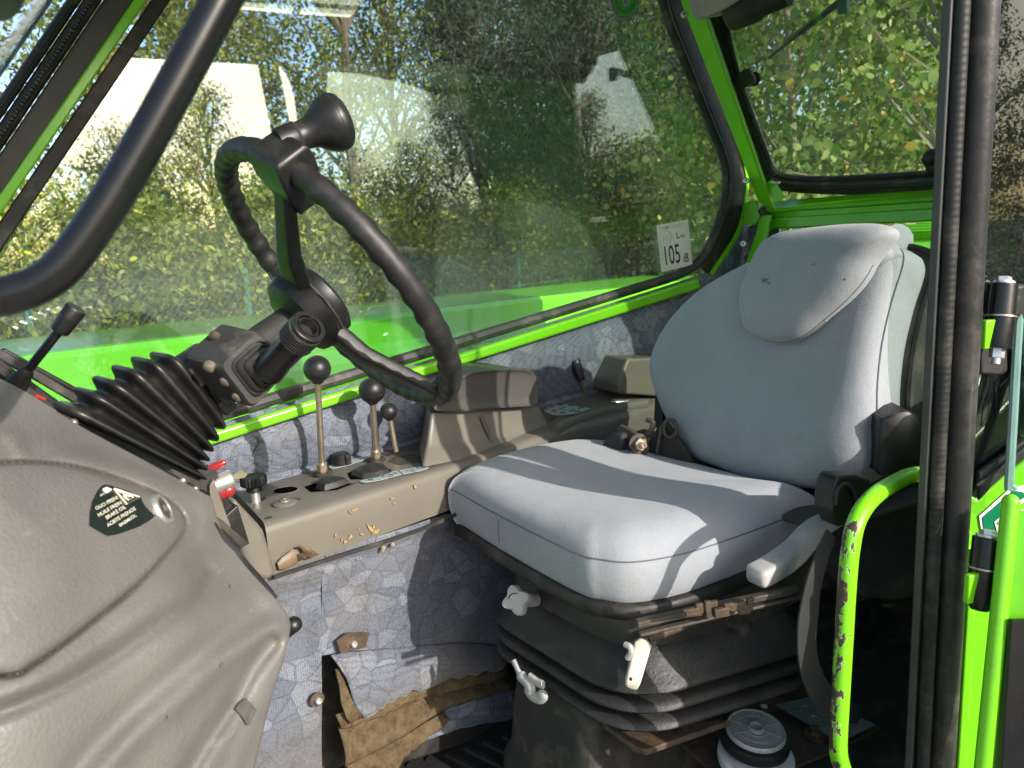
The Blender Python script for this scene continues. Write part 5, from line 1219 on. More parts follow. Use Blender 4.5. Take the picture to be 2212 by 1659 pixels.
# ------------------------------------------------------------------ steering wheel
def wheel():
    o = E('steering_wheel', WC, 'worn black three spoke steering wheel with finger grip rim and spinner knob', 'steering wheel')
    n = WNV; hub = WC - n * .052
    def ang_of(px):
        r = ray(*px); P = CAM + r * ((WC - CAM).dot(n) / r.dot(n)); return (P - WC)
    ex = ang_of((600, 322)).normalized(); ey = n.cross(ex)
    N = 168; loops = []
    for k in range(N):
        t = 2 * math.pi * k / N; rad = ex * math.cos(t) + ey * math.sin(t)
        sc = math.cos(t * 42); row = []
        for j in range(14):
            a = 2 * math.pi * j / 14
            q = .0130 + .0018 * sc * (math.cos(a - math.pi) * .5 + .62)
            row.append(WC + rad * WR + rad * (q * math.cos(a)) + n * (q * 1.05 * math.sin(a)))
        loops.append(row)
    part('rim', loft(loops + [loops[0]], False, False), WHEELM, o, ang=80)
    def dirang(v): return math.atan2(v.dot(ey), v.dot(ex))
    a2 = dirang(ang_of((950, 838)))
    angs = [0.0, a2, (a2 / 2 + math.pi) if a2 > 0 else (a2 / 2 - math.pi)]
    for t in angs:
        rad = ex * math.cos(t) + ey * math.sin(t); tan = n.cross(rad)
        p0, p1, p2 = hub + rad * .025 + n * .004, hub + rad * .085 + n * .012, WC + rad * (WR - .006) - n * .004
        loops = []
        for p, w, h in ((p0, .023, .011), (p1, .0150, .0100), (p1.lerp(p2, .5), .0125, .0092), (p1.lerp(p2, .85), .0120, .009), (p2, .0140, .010)):
            loops.append(roundpoly([p - tan * w - n * h, p + tan * w - n * h, p + tan * w * .82 + n * h, p - tan * w * .82 + n * h], .006, 3))
        part('spoke', loft(loops), WHEELM, o, ang=50)
    part('hub', lathe(hub, n, [(0, -.024), (.036, -.024), (.050, -.015), (.054, -.002), (.050, .010), (.040, .014)], 28), WHEELM, o, ang=40)
    part('hub_cap', lathe(hub, n, [(.040, .010), (.048, .012), (.050, .018), (.0495, .026), (.043, .031), (0, .033)], 32), BLACK, o, ang=35)
    part('hub_ring', lathe(hub, n, [(.0505, .0105), (.0515, .0105), (.0515, .0135), (.0505, .0135)], 32), BASEBOX, o)
    # spinner knob with its clamp
    rad = ex; tan = ey; c = WC + rad * WR
    cl = part('knob_clamp', loft([[c + rad * x + tan * (w * a) + n * (h * b) for a, b in ((-1, -1), (1, -1), (1, 1), (-1, 1))] for x, w, h in ((-.058, .012, .012), (-.046, .017, .015), (-.030, .018, .020), (-.010, .026, .023), (.006, .026, .023), (.020, .025, .021), (.023, .021, .017))]), BLACK, o, bev=.003)
    part('clamp_screw', lathe(c - rad * .02 - tan * .018, -tan, [(0, 0), (.005, 0), (.005, .006), (0, .006)], 10), BASEBOX, cl)
    k0 = PD(628, 302, (c - CAM).dot(FW) + .004); k1 = PD(729, 262, (c - CAM).dot(FW) + .022); a = (k1 - k0).normalized(); L = (k1 - k0).length
    part('spinner_knob', lathe(k0, a, [(.0, -.012), (.0165, -.012), (.0165, L * .12), (.0150, L * .16), (.0155, L * .34), (.0180, L * .48), (.0240, L * .62), (.0285, L * .75), (.0305, L * .88), (.0305, L * 1.0), (.0280, L * 1.10), (.0215, L * 1.17), (.011, L * 1.21), (0, L * 1.22)], 32), BLACK, o, ang=60, label='mushroom shaped spinner knob')
    part('knob_seam', lathe(k0, a, [(.0304, L * .93), (.0309, L * .94), (.0304, L * .95)], 32), BASEBOX, o)
    part('knob_neck_ring', lathe(k0, a, [(.0168, L * .12), (.0172, L * .14), (.0160, L * .165)], 24), BASEBOX, o)
wheel()

# ------------------------------------------------------------------ the operator's seat
SEAT = E('operator_seat', (.97, .74, 1.13), 'grey cloth operator seat with head cushion on black bellows suspension', 'seat')
def seat():
    z0 = 1.655
    ctl = [(979, 1056), (985, 1062), (1078, 1114), (1234, 1191), (1300, 1209), (1373, 1214), (1481, 1195), (1593, 1159), (1722, 1112), (1783, 1106)]
    A = [PZ(*p, z0) for p in ctl]
    far = [V3(1.155, .56, z0), V3(1.20, .75, z0), V3(1.22, .93, z0), V3(1.16, 1.03, z0), V3(1.05, 1.075, z0), V3(.93, 1.085, z0), V3(.855, 1.065, z0)]
    outl = catmull(A[1:] + far, 6, closed=True)
    c = V3(.985, .80, z0)
    axf = (V3(.775, .81, 0) - V3(1.17, .71, 0)).normalized()
    loops = []
    def hmod(p, s):
        # side bolsters and a hollow in the middle, lip at the front
        q = p - c; lat = q.dot(V3(-axf.y, axf.x, 0)); lon = q.dot(axf)
        return (.020 * min(1, (abs(lat) / .22) ** 2) - .004 + .010 * max(0, -lon / .2) * 0) * (1 - s ** 6)
    for s, h in ((.80, -.070), (.945, -.069), (.968, -.063), (.990, -.050), (1.004, -.032), (1.007, -.016), (1.0, 0), (.989, .008), (.970, .0155), (.94, .0225), (.895, .0285), (.83, .0335), (.75, .0365), (.62, .0395), (.47, .041), (.3, .042), (.15, .042), (.01, .042)):
        row = []
        for p in outl:
            q = c + (p - c) * s; row.append(q + V3(0, 0, h + (hmod(q, s) if h > 0 else 0)))
        loops.append(row)
    cush = part('seat_cushion', loft(loops), SEATM, SEAT, ang=80, label='pale grey cloth seat cushion')
    seam = [c + (p - c) * 1.0022 for p in outl]
    part('seam', tube([p + V3(0, 0, .0005) for p in seam], .0011, 5, closed=True), M('grey_seam', (.13, .14, .16), .9), cush)
    v1 = PZ(*r8(1047, 95), z0); 
    part('seam', tube([c + (v1 - c) * s + V3(0, 0, h) for s, h in ((1.003, 0), (1.008, -.012), (1.010, -.025), (1.005, -.045))], .0010, 5), bpy.data.materials['grey_seam'], cush)
    # black edging under the cushion
    lo = []
    for s, h in ((.9, -.066), (.985, -.066), (1.002, -.069), (1.006, -.076), (1.0, -.085), (.985, -.089), (.9, -.088)):
        lo.append([c + (p - c) * s + V3(0, 0, h) for p in outl])
    part('cushion_edging', loft(lo), RUBBER, SEAT, ang=60)

    # backrest, built on its own leaning plane
    a = math.radians(14); rc = math.radians(14)
    n = V3(-math.cos(a) * math.cos(rc), math.sin(a) * math.cos(rc), math.sin(rc)); B0 = V3(1.18, .68, 1.66)
    PB = lambda u, v, off=0.0: PP(u, v, B0 + n * off, n)
    bo = [(1500, 983), (1447, 907), (1414, 822), (1412, 772), (1442, 706), (1500, 641), (1562, 598), (1640, 560), (1740, 530), (1850, 520), (1925, 530), (1953, 558), (1927, 650), (1906, 742), (1896, 830), (1894, 905), (1884, 990), (1850, 1036), (1780, 1052), (1700, 1050), (1620, 1036), (1555, 1010)]
    bl = catmull([PB(*p) for p in bo], 5, closed=True); cb = PB(1690, 800)
    up = V3(0, 0, 1) - n * n.z; up.normalize(); lt = up.cross(n).normalized()
    rows = []
    for s, h in ((.80, -.075), (.96, -.072), (.992, -.055), (1.004, -.03), (1.005, -.012), (1.0, 0), (.992, .007), (.975, .014), (.94, .021), (.88, .027), (.78, .031), (.65, .033), (.5, .034), (.34, .034), (.18, .034), (.01, .034)):
        row = []
        for p in bl:
            q = cb + (p - cb) * s; d = q - cb; x, y = d.dot(lt), d.dot(up)
            w = (.010 * min(1, (x / .2) ** 2) + .015 * math.exp(-((y + .14) / .09) ** 2) - .005) * (1 - s ** 5) if h > 0 else 0
            row.append(q + n * (h + w))
        rows.append(row)
    back = part('backrest', loft(rows), SEATM, SEAT, ang=80, label='broad grey cloth backrest')
    i0 = 11 * 5; i1 = 17 * 5
    part('seam', tube([cb + (p - cb) * 1.002 + n * .0012 for p in bl[i0 - 3:i1 - 2]], .0013, 5), bpy.data.materials['grey_seam'], back)
    # black shell behind
    sh = []
    for s, h in ((1.0, -.066), (1.03, -.070), (1.045, -.078), (1.05, -.095), (1.03, -.13), (.9, -.16), (.5, -.17), (.02, -.17)):
        sh.append([cb + (p - cb) * s + n * h for p in bl])
    part('backrest_shell', loft(sh), BASEBOX, SEAT, ang=70)
    part('shell_edging', tube([cb + (p - cb) * 1.035 + n * -.072 for p in bl], .0055, 6, closed=True), RUBBER, SEAT)
    # head cushion lying over the top of the backrest
    ho = [(1626, 578), (1609, 620), (1604, 660), (1608, 690), (1617, 716), (1645, 730), (1672, 738), (1705, 736), (1737, 721), (1776, 690), (1830, 642), (1864, 602), (1887, 562), (1908, 534), (1928, 508), (1925, 492), (1895, 482), (1845, 482), (1791, 486), (1735, 493), (1687, 503), (1652, 528)]
    hl = catmull([PB(*p, .050) for p in ho], 4, closed=True); ch = PB(1745, 600, .050)
    rows = []
    for s, h in ((.85, -.022), (.975, -.020), (.997, -.013), (1.004, -.004), (.998, .004), (.98, .011), (.93, .019), (.84, .026), (.7, .031), (.52, .034), (.3, .035), (.01, .035)):
        row = []
        for p in hl:
            q = ch + (p - ch) * s; d = q - ch; y = d.dot(up); bend = 0
            if y > .05: bend = -.9 * (y - .05) ** 2 / .12
            row.append(q + n * (h + bend))
        rows.append(row)
    hd = part('head_cushion', loft(rows), SEATM, SEAT, ang=80, label='grey head cushion draped over the backrest top')
    for (u, v, a, b, q) in ((1652, 606, 9, 2.2, -.4), (1660, 612, 5, 1.5, .5), (1648, 602, 6, 1.2, -.2), (1824, 604, 3, 2.5, 0), (1757, 571, 4, .9, -.5)):
        part('scuff', prism([PB(u + a * math.cos(t) * math.cos(q) - b * math.sin(t) * math.sin(q), v + a * math.cos(t) * math.sin(q) + b * math.sin(t) * math.cos(q), .0862) for t in [k * math.pi / 5 for k in range(10)]], n * .0003), bpy.data.materials['grey_seam'], hd)
    # its roll over the top edge
    e0, e1 = PB(1655, 524, .03), PB(1935, 500, .03)
    rl = []
    for t in [k / 12 for k in range(13)]:
        p = e0.lerp(e1, t) + up * (.010 * math.sin(math.pi * min(1, t * 1.15)) ** .6 - .030) - n * .022
        r = .034 * (1 - abs(2 * t - 1) ** 6) ** .5 + .004
        rl.append([p + up * (r * .85 * math.cos(k * math.pi / 8)) + n * (r * 1.25 * math.sin(k * math.pi / 8)) for k in range(16)])
    part('head_cushion_roll', loft(rl), SEATM, SEAT, ang=80)
    q0, q1 = PB(1905, 545, -.02), PB(1945, 512, -.045)
    part('head_cushion_tuck', loft([[q0.lerp(q1, t) + up * (.022 * sc * math.cos(k * math.pi / 6)) + n * (.04 * sc * math.sin(k * math.pi / 6)) for k in range(12)] for t, sc in ((-.3, .3), (0, .9), (.5, 1), (1.0, .9), (1.15, .4))]), SEATM, SEAT, ang=80)
    fr_ = [ch + (p - ch) * (1.004 + .006 * noise.noise(p * 60)) + n * (-.010 + .003 * noise.noise(p * 45)) for p in hl[3 * 4:9 * 4 + 1]]
    part('frayed_edge', tube(fr_, [.0016 + .0009 * noise.noise(p * 140) for p in fr_], 6), SEATM, hd)
    part('seam', tube([ch + (p - ch) * 1.003 - n * .004 for p in hl[5 * 4:12 * 4]], .0010, 5), bpy.data.materials['grey_seam'], hd)

    # suspension: top frame, three folds, base box
    fr = [V3(.822, .638, 0), V3(.862, .950, 0), V3(1.18, .95, 0), V3(1.112, .505, 0)]
    axis_r = -axf
    def ring(z, o, tilt=0.0):
        cc = centroid(fr); q = []
        rp = roundpoly(fr, [.075, .07, .05, .06], 7)
        for p in rp:
            d = p - cc; q.append(p + d.normalized() * o + V3(0, 0, z + tilt * d.dot(axis_r)))
        return q
    part('top_frame', loft([ring(1.575, -.030), ring(1.560, -.012), ring(1.552, -.008), ring(1.490, -.004)]), BELLOW, SEAT, ang=50)
    lo = [ring(1.500, -.012), ring(1.494, -.003), ring(1.478, .010), ring(1.462, .021)]
    for z in (1.445, 1.415, 1.385):
        lo += [ring(z + .008, .0285), ring(z + .002, .0345), ring(z - .002, .0362), ring(z - .006, .033), ring(z - .010, .020), ring(z - .015, -.006), ring(z - .019, -.004)] + ([ring(z - .021, .016)] if z > 1.39 else [])
    lo += [ring(1.362, -.03), ring(1.355, -.05)]
    part('suspension_bellows', loft(lo), BELLOW, SEAT, ang=60, label='black leathery bellows with three folds')
    for z in (1.478, 1.453):
        p = centroid(fr)
    fb = [V3(.80, .70, 0), V3(.83, .92, 0), V3(1.15, .92, 0), V3(1.10, .70, 0)]
    def bring(z, o):
        cc = centroid(fb); return [p + (p - cc).normalized() * o + V3(0, 0, z) for p in roundpoly(fb, .04, 4)]
    part('base_box', loft([bring(1.37, -.02), bring(1.35, -.012), bring(1.30, -.004), bring(1.22, .006), bring(1.20, .02), bring(1.10, .03)]), BASEBOX, SEAT, bev=.004, ang=30, label='dusty black seat base')
    # base details: strengthening bosses
    for p in ((1375, 1535), (1500, 1640)):
        c2 = PY(*r8(*p), .60); 
    part('base_stud', lathe(PX(*r8(1378, 1535), .845), V3(-.95, -.3, 0), [(0, 0), (.006, 0), (.005, .002), (0, .002)], 12), STEEL, SEAT)
    part('base_ring', tube([PX(*r8(1455 + 65 * math.cos(t), 1640 + 50 * math.sin(t)), .835) for t in [k * math.pi / 12 for k in range(24)]], .0035, 6, closed=True), BASEBOX, SEAT)
    part('base_tray', prism([PZ(*p, 1.352) for p in ((1300, 1560), (1372, 1614), (1398, 1620), (1455, 1600), (1580, 1555))], V3(0, 0, -.010)), RUSTY, SEAT, bev=.002)
    # height knob, four lobes, white
    c3 = PX(*r8(1250, 610), .838); kd = V3(-.93, -.36, -.05).normalized(); kd = (PX(*r8(1165, 615), .792) - c3).normalized()
    Lk = (PX(*r8(1165, 615), .792) - c3).length
    kb = part('adjuster_knob', join(lathe(c3 - kd * .015, kd, [(0, 0), (.0125, 0), (.0125, Lk + .008)], 18)), GREYPL, SEAT, label='light grey four lobed weight knob')
    a_, x_, y_ = frame(kd); pr = [.0205 + .0042 * math.cos(4 * (k * 2 * math.pi / 48) + .9) for k in range(48)]
    part('knob_head', loft([[c3 + kd * (Lk + h) + (x_ * math.cos(2 * math.pi * k / 48) + y_ * math.sin(2 * math.pi * k / 48)) * r * s for k, r in enumerate(pr)] for h, s in ((-.010, .93), (-.007, 1), (.006, 1), (.010, .95), (.0105, .86), (.009, .84), (.009, .05))]), GREYPL, kb, ang=35)
    part('knob_mark', tube([c3 + kd * (Lk + .0095) + x_ * (.011 * math.cos(t)) + y_ * (.011 * math.sin(t)) for t in [2.2 + k * .2 for k in range(10)]], .0009, 4), INK, kb)
    # white release lever
    l0, l1 = PX(*r8(1945, 885), .825), PX(*r8(1880, 1125), .800); d = (l1 - l0).normalized(); sd = d.cross(V3(-.8, -.6, 0)).normalized(); tn = d.cross(sd)
    lv = part('release_lever', loft([roundpoly([l0.lerp(l1, t) + sd * w + tn * h, l0.lerp(l1, t) - sd * w + tn * h, l0.lerp(l1, t) - sd * w - tn * h, l0.lerp(l1, t) + sd * w - tn * h], .004, 3) for t, w, h in ((-.12, .006, .005), (0, .0125, .007), (.3, .0118, .0075), (.75, .0112, .008), (.98, .0105, .0085), (1.12, .0085, .007), (1.16, .004, .004))]), WHITEPL, SEAT, ang=60, label='dirty white release lever')
    part('lever_hole', lathe(PX(*r8(1870, 1103), .787), V3(-.8, -.6, .2), [(.0022, 0), (.0022, .003), (0, .003)], 10), INK, lv)
    part('lever_rod', tube([PX(*r8(1980, 850), .832), PX(*r8(2120, 800), .86), PX(*r8(2260, 745), .91)], .007, 10), RUSTY, SEAT)
    part('small_hook', tube(catmull([PX(*r8(*p), .80) for p in ((1835, 890), (1865, 905), (1872, 940), (1850, 975))], 4), .0045, 8), GREYPL, SEAT)
    # lower grey hook lever under the bellows
    hk = [PX(*r8(*p), .79) for p in ((1140, 985), (1185, 1080), (1240, 1140), (1250, 1200), (1300, 1225), (1335, 1195))]
    part('lock_lever', tube(catmull(hk, 5), [.006] * 5 + [.011] * 5 + [.012] * 5 + [.010] * 5 + [.010] * 5 + [.007], 10, flat=.6), GREYPL, SEAT, label='light grey hooked lock lever under the bellows')
    part('lock_lever_fork', tube(catmull([PX(*r8(*p), .79) for p in ((1240, 1090), (1290, 1125), (1325, 1140))], 4), .008, 8, flat=.6), GREYPL, SEAT)
    # slide rail with latch plates
    rA, rB = PZ(*r9(-150, 770), 1.56), PZ(*r9(640, 570), 1.56)
    rA, rB = PY(*r9(-200, 760), .565), PY(*r9(800, 545), .435); d = (rB - rA).normalized()
    part('slide_rail', beam(rA, rB, .009, .012, (0, 0, 1), d.cross(V3(0, 0, 1))), DARKSTEEL, SEAT, bev=.002)
    rA2, rB2 = rA + V3(0, -.004, -.014), rB + V3(0, -.004, -.009)
    part('slide_rail', beam(rA2, rB2, .005, .010, (0, 0, 1), d.cross(V3(0, 0, 1))), DARKSTEEL, SEAT, bev=.002)
    for (x, y, w, h) in ((140, 690, .022, .011), (190, 665, .010, .014), (245, 672, .008, .024), (262, 640, .018, .008), (330, 690, .020, .013), (372, 655, .012, .010), (430, 650, .022, .011), (470, 672, .016, .012), (505, 640, .008, .018), (545, 605, .014, .008)):
        part('latch_plate', box(PY(*r9(x, y), .52 - x * .00012), w, .006, h, ax=d), RUSTY, SEAT, bev=.0015)
    part('latch_bar', tube([PY(*r9(*p), .50) for p in ((100, 705), (230, 690), (420, 640), (580, 600))], .004, 8), RUSTY, SEAT)
    part('bumper_pin', lathe(PY(*r9(470, 790), .497), V3(-.15, -.98, 0), [(0, -.004), (.0085, -.004), (.0115, .0), (.0115, .005), (.007, .009), (0, .010)], 16), BASEBOX, SEAT)
    # grey side lever / paddle at the near rear corner
    pd = [(532, 470), (600, 440), (700, 380), (800, 300), (870, 215), (950, 150), (1040, 105)]
    lo = []; N = len(pd)
    cen = catmull([PY(*r9(x, y), .478 - .030 * i / (N - 1)) for i, (x, y) in enumerate(pd)], 4)
    for i, p in enumerate(cen):
        t = i / (len(cen) - 1); d = (cen[min(i + 1, len(cen) - 1)] - cen[max(i - 1, 0)]).normalized(); sd = V3(0, 0, 1).cross(d).normalized(); u2 = d.cross(sd)
        w = .017 - .004 * t; h = .0135 + .004 * math.sin(t * 3.0) - .003 * t
        if i == 0: w, h = w * .8, h * .75
        lo.append(roundpoly([p + sd * w + u2 * h, p - sd * w + u2 * h * .8, p - sd * w * .95 - u2 * h, p + sd * w - u2 * h], .007, 4))
    part('side_paddle', loft(lo), GREYPL, SEAT, ang=60, label='light grey paddle lever at the cushion side')
    # black hinge cover right of the backrest, bracket on its left
    hc = [r6(*p) for p in ((1290, 1080), (1310, 1010), (1400, 975), (1480, 968), (1540, 1000), (1570, 1080), (1572, 1180), (1540, 1340), (1480, 1420), (1380, 1420), (1275, 1345))]
    hp = [PP(u, v, B0 + V3(-.012, -.31, 0), V3(-.75, -.66, 0)) for u, v in hc]; c4 = centroid(hp); nn = V3(-.75, -.66, 0).normalized()
    part('hinge_cover', loft([[c4 + (p - c4) * s + nn * h for p in hp] for s, h in ((1, -.09), (1.0, -.004), (.96, .006), (.86, .009), (.05, .010))]), BLACK, SEAT, ang=45, label='black plastic hinge cover beside the backrest')
    lc = [PB(*p, .0) for p in ((1398, 850), (1404, 838), (1412, 836), (1415, 925), (1408, 928), (1394, 918))]
    part('side_bracket', prism([p - n * .02 for p in lc], n * -.06), BLACK, SEAT, bev=.004)
    xb = 1.14
    z5 = lambda x, y: r5(x, y)
    pl = [PX(*z5(*p), xb) for p in ((1775, 1095), (1800, 1062), (1830, 1075), (1960, 1150), (1975, 1210), (1960, 1260), (1830, 1260), (1815, 1150))]
    part('recliner_plate', prism(pl, V3(.008, 0, 0)), DARKSTEEL, SEAT, bev=.002)
    part('belt_anchor', prism([PX(*z5(*p), xb - .015) for p in ((1668, 1225), (1700, 1160), (1740, 1120), (1815, 1115), (1825, 1180), (1800, 1250), (1700, 1250))], V3(.03, 0, 0)), STRAP, SEAT, bev=.008)
    p3 = [PX(*z5(*p), xb + .02) for p in ((1885, 1190), (1900, 1140), (1940, 1130), (1990, 1170), (2040, 1060), (2090, 1050), (2200, 1200), (2260, 1330), (2000, 1330), (1950, 1280), (1900, 1240))]
    part('recliner_plate', prism(p3, V3(.01, 0, 0)), BASEBOX, SEAT, bev=.002)
    bc = PX(*z5(1922, 1180), xb - .005); bd = V3(-.5, -.8, .1).normalized()
    bt = part('recliner_bolt', hexprism(bc, bd, .012, .012), STEEL, SEAT)
    part('bolt_end', lathe(bc + bd * .012, bd, [(.0065, 0), (.0065, .012), (.005, .0135), (.003, .0135), (.003, .010), (0, .010)], 12), STEEL, bt)
    part('bolt_washer', lathe(bc - bd * .003, bd, [(.019, 0), (.019, .003), (0, .003)], 18), DARKSTEEL, bt)
    part('recliner_spring', tube(catmull([PX(*z5(*p), xb + .012) for p in ((1970, 1030), (2010, 1050), (1990, 1110), (1965, 1130), (1985, 1165))], 4), .0055, 8), DARKSTEEL, SEAT)
    part('recliner_coil', tube([PX(*z5(2115 + 40 * math.cos(t), 1085 + 55 * math.sin(t)), xb + .015) for t in [k * .3 for k in range(21)]], .004, 6, closed=True), DARKSTEEL, SEAT)
    part('recliner_bar', tube([PX(*z5(*p), xb + .012) for p in ((2060, 1070), (2030, 1250))], .003, 6), DARKSTEEL, SEAT)
    # pan between cushion and backrest
    part('seat_pan', prism([V3(1.06, .46, 1.652), V3(1.16, 1.03, 1.652), V3(1.34, .98, 1.67), V3(1.26, .36, 1.67)], V3(0, 0, .01)), M('dark_seat_pan', (.06, .058, .05), .7, 0, .2, 20), SEAT, bev=.004)
    part('seat_underframe', prism([V3(.98, .55, 1.50), V3(1.0, .95, 1.50), V3(1.35, .95, 1.50), V3(1.25, .50, 1.50)], V3(0, 0, .07)), BASEBOX, SEAT)
seat()

# ------------------------------------------------------------------ belt, reservoir, plate and clutter beside the seat
def belt():
    o = E('seat_belt', PY(1760, 1400, .42), 'black webbing seat belt hanging in a loop beside the seat', 'seat belt')
    def web(pts, ws, dx=(1, 0, 0)):
        L = catmull([Vector(p) for p in pts], 6); w = np.interp(np.linspace(0, 1, len(L)), np.linspace(0, 1, len(ws)), ws)
        dx = Vector(dx)
        lo = []
        for i, p in enumerate(L):
            d = (L[min(i + 1, len(L) - 1)] - L[max(i - 1, 0)]).normalized(); s = (dx - d * dx.dot(d)).normalized(); t = d.cross(s) * .0012
            lo.append([p + s * w[i] / 2 + t, p - s * w[i] / 2 + t, p - s * w[i] / 2 - t, p + s * w[i] / 2 - t])
        return loft(lo)
    y = .405
    pts = [PY(*r9(*p), y) for p in ((1010, 200), (960, 330), (900, 520), (868, 720), (860, 900), (885, 1060), (960, 1210), (1060, 1290), (1200, 1330))]
    part('webbing', web(pts, [.020, .026, .034, .044, .040, .036, .036, .034, .03], (1, -.15, .1)), STRAP, o, ang=60)
    # buckle hood by the backrest
    bk = [PY(*r6(*p), .40) for p in ((1050, 1395), (1075, 1380), (1180, 1380), (1260, 1410), (1255, 1450), (1200, 1540), (1130, 1690), (1060, 1700), (1020, 1600), (1030, 1470))]
    part('buckle_hood', prism(bk, V3(.01, .03, 0)), BLACK, o, bev=.004)
    part('buckle_edge', tube(catmull([PY(*r6(*p), .397) for p in ((1040, 1560), (1050, 1470), (1100, 1430), (1150, 1470), (1170, 1560))], 4), .003, 6), STRAP, o)
belt()
def reservoir():
    zc = 1.262
    o = E('fluid_reservoir', PZ(1632, 1590, zc), 'white fluid reservoir neck with clear ringed cap on a rusty bracket', 'reservoir')
    plate = [PZ(*p, zc - .045) for p in (r9(20, 1460), r9(640, 1200), r9(1320, 1400), r9(1000, 1560), r9(600, 1720), r9(330, 1720))]
    part('bracket_plate', prism(plate, V3(0, 0, -.006)), RUSTY, o)
    c = PZ(*r9(545, 1560), zc - .02); ax = V3(-.05, -.12, 1).normalized()
    part('neck', lathe(c, ax, [(0, -.022), (.060, -.022), (.062, -.016), (.062, -.004), (.058, .0), (.0, .0)], 40), M('white_moulded_plastic', (.66, .66, .66), .4, 0, .04, 30, dirt=(.42, .34, .22), dirt_amt=.5, dirt_s=22), o)
    c2 = PZ(*r9(540, 1450), zc + .008)
    part('clamp_ring', lathe(c2, ax, [(.050, -.016), (.056, -.016), (.057, -.004), (.055, .004), (.048, .006), (.046, -.002)], 40), BLACK, o)
    part('cap', lathe(c2, ax, [(.047, .0), (.049, .003), (.0485, .010), (.046, .013), (.044, .0125), (.0435, .011), (.032, .0112), (.0318, .0120), (.0305, .0120), (.0303, .0112), (.019, .0114), (.0188, .0124), (.0172, .0124), (.017, .0115), (.0125, .0118), (.0125, .0165), (.0105, .0175), (.009, .0165), (.0085, .013), (0, .013)], 40), M('grey_translucent_cap', (.33, .35, .35), .3, 0, .08, 30, coat=.4, dirt=(.2, .19, .16), dirt_amt=.4, dirt_s=18), o)
    a_, x_, y_ = frame(ax)
    for k in range(8):
        t = k * math.pi / 4 + .3; r0, r1_ = c2 + ax * .0118 + (x_ * math.cos(t) + y_ * math.sin(t)) * .0125, c2 + ax * .0116 + (x_ * math.cos(t) + y_ * math.sin(t)) * .042
        part('cap_rib', tube([r0, r1_], .0007, 4), bpy.data.materials['grey_translucent_cap'], o)
    for p in (r9(683, 1560), r9(345, 1440), r9(590, 1330)):
        b = PZ(*p, zc - .012)
        s = part('clamp_bolt', join(lathe(b, ax, [(.0042, -.012), (.0042, .014)], 8), lathe(b + ax * .014, ax, [(0, 0), (.0065, 0), (.0065, .005), (0, .005)], 6)), STEEL, o)
    bb = PZ(*r9(915, 1450), zc - .042)
    part('plate_bolt', join(lathe(bb, ax, [(0, 0), (.020, 0), (.020, .003), (.014, .004)], 20), hexprism(bb, ax, .012, .012)), RUSTY, o)
reservoir()
def data_plate():
    z = 1.232
    q = [PZ(*r9(*p), z) for p in ((665, 1265), (890, 1215), (1285, 1385), (1120, 1465), (1010, 1460))]
    o = E('data_plate', q[0], 'grey metal plate with embossed characters beside the reservoir', 'plate')
    part('plate', prism(q, V3(0, 0, -.003)), M('dull_aluminium', (.20, .22, .22), .45, .5, .12, 30, dirt=(.1, .09, .07), dirt_amt=.5, dirt_s=20), o)
    mk = []
    rnd = random.Random(5)
    for (x, y, w) in ((720, 1280, 55), (830, 1272, 60), (890, 1262, 60), (790, 1305, 70), (900, 1310, 60), (960, 1330, 60), (830, 1330, 70), (890, 1335, 40), (905, 1360, 55), (960, 1358, 50), (930, 1385, 60), (985, 1395, 40)):
        for k in range(4):
            xx = x + k * w / 4; mk.append(tube([PZ(*r9(xx, y), z + .0008), PZ(*r9(xx + rnd.uniform(4, 11), y + rnd.uniform(1, 9)), z + .0008)], .0010, 4))
    part('embossing', join(*mk), ZINC, o, kind='stuff')
data_plate()
def recess():
    o = E('air_duct', PX(*r9(1300, 500), 1.25), 'dusty dark moulded duct and corrugated hose behind the grab rail', 'duct')
    q = [PX(*r9(*p), 1.35) for p in ((1180, 560), (1260, 500), (1400, 330), (1500, 150), (1600, 60), (1600, 560), (1380, 650))]
    part('moulding', prism(q, V3(.03, .0, 0)), M('dusty_grey_moulding', (.085, .08, .065), .8, 0, .25, 12), o, bev=.006)
    part('moulding_rim', tube(catmull([PX(*r9(*p), 1.345) for p in ((1190, 580), (1370, 640), (1420, 560), (1480, 400), (1560, 250))], 5), .006, 8), bpy.data.materials['dusty_grey_moulding'], o)
    h = catmull([PX(*r9(*p), 1.20) for p in ((1270, 620), (1285, 700), (1270, 780), (1225, 840), (1190, 910))], 8)
    for i, p in enumerate(h[:-1]): pass
    part('hose', tube([p for p in h for _ in (0, 1)][:-1], [(.013 if k % 2 else .011) for k in range(2 * len(h) - 1)], 10), RUBBER, o)
    c = PX(*r9(1400, 60), 1.28)
    part('black_drum', lathe(PX(*r9(1300, 120), 1.30), V3(-.8, -.6, .1), [(0, 0), (.13, 0), (.135, .03), (.12, .05), (0, .05)], 30), BASEBOX, o)
recess()

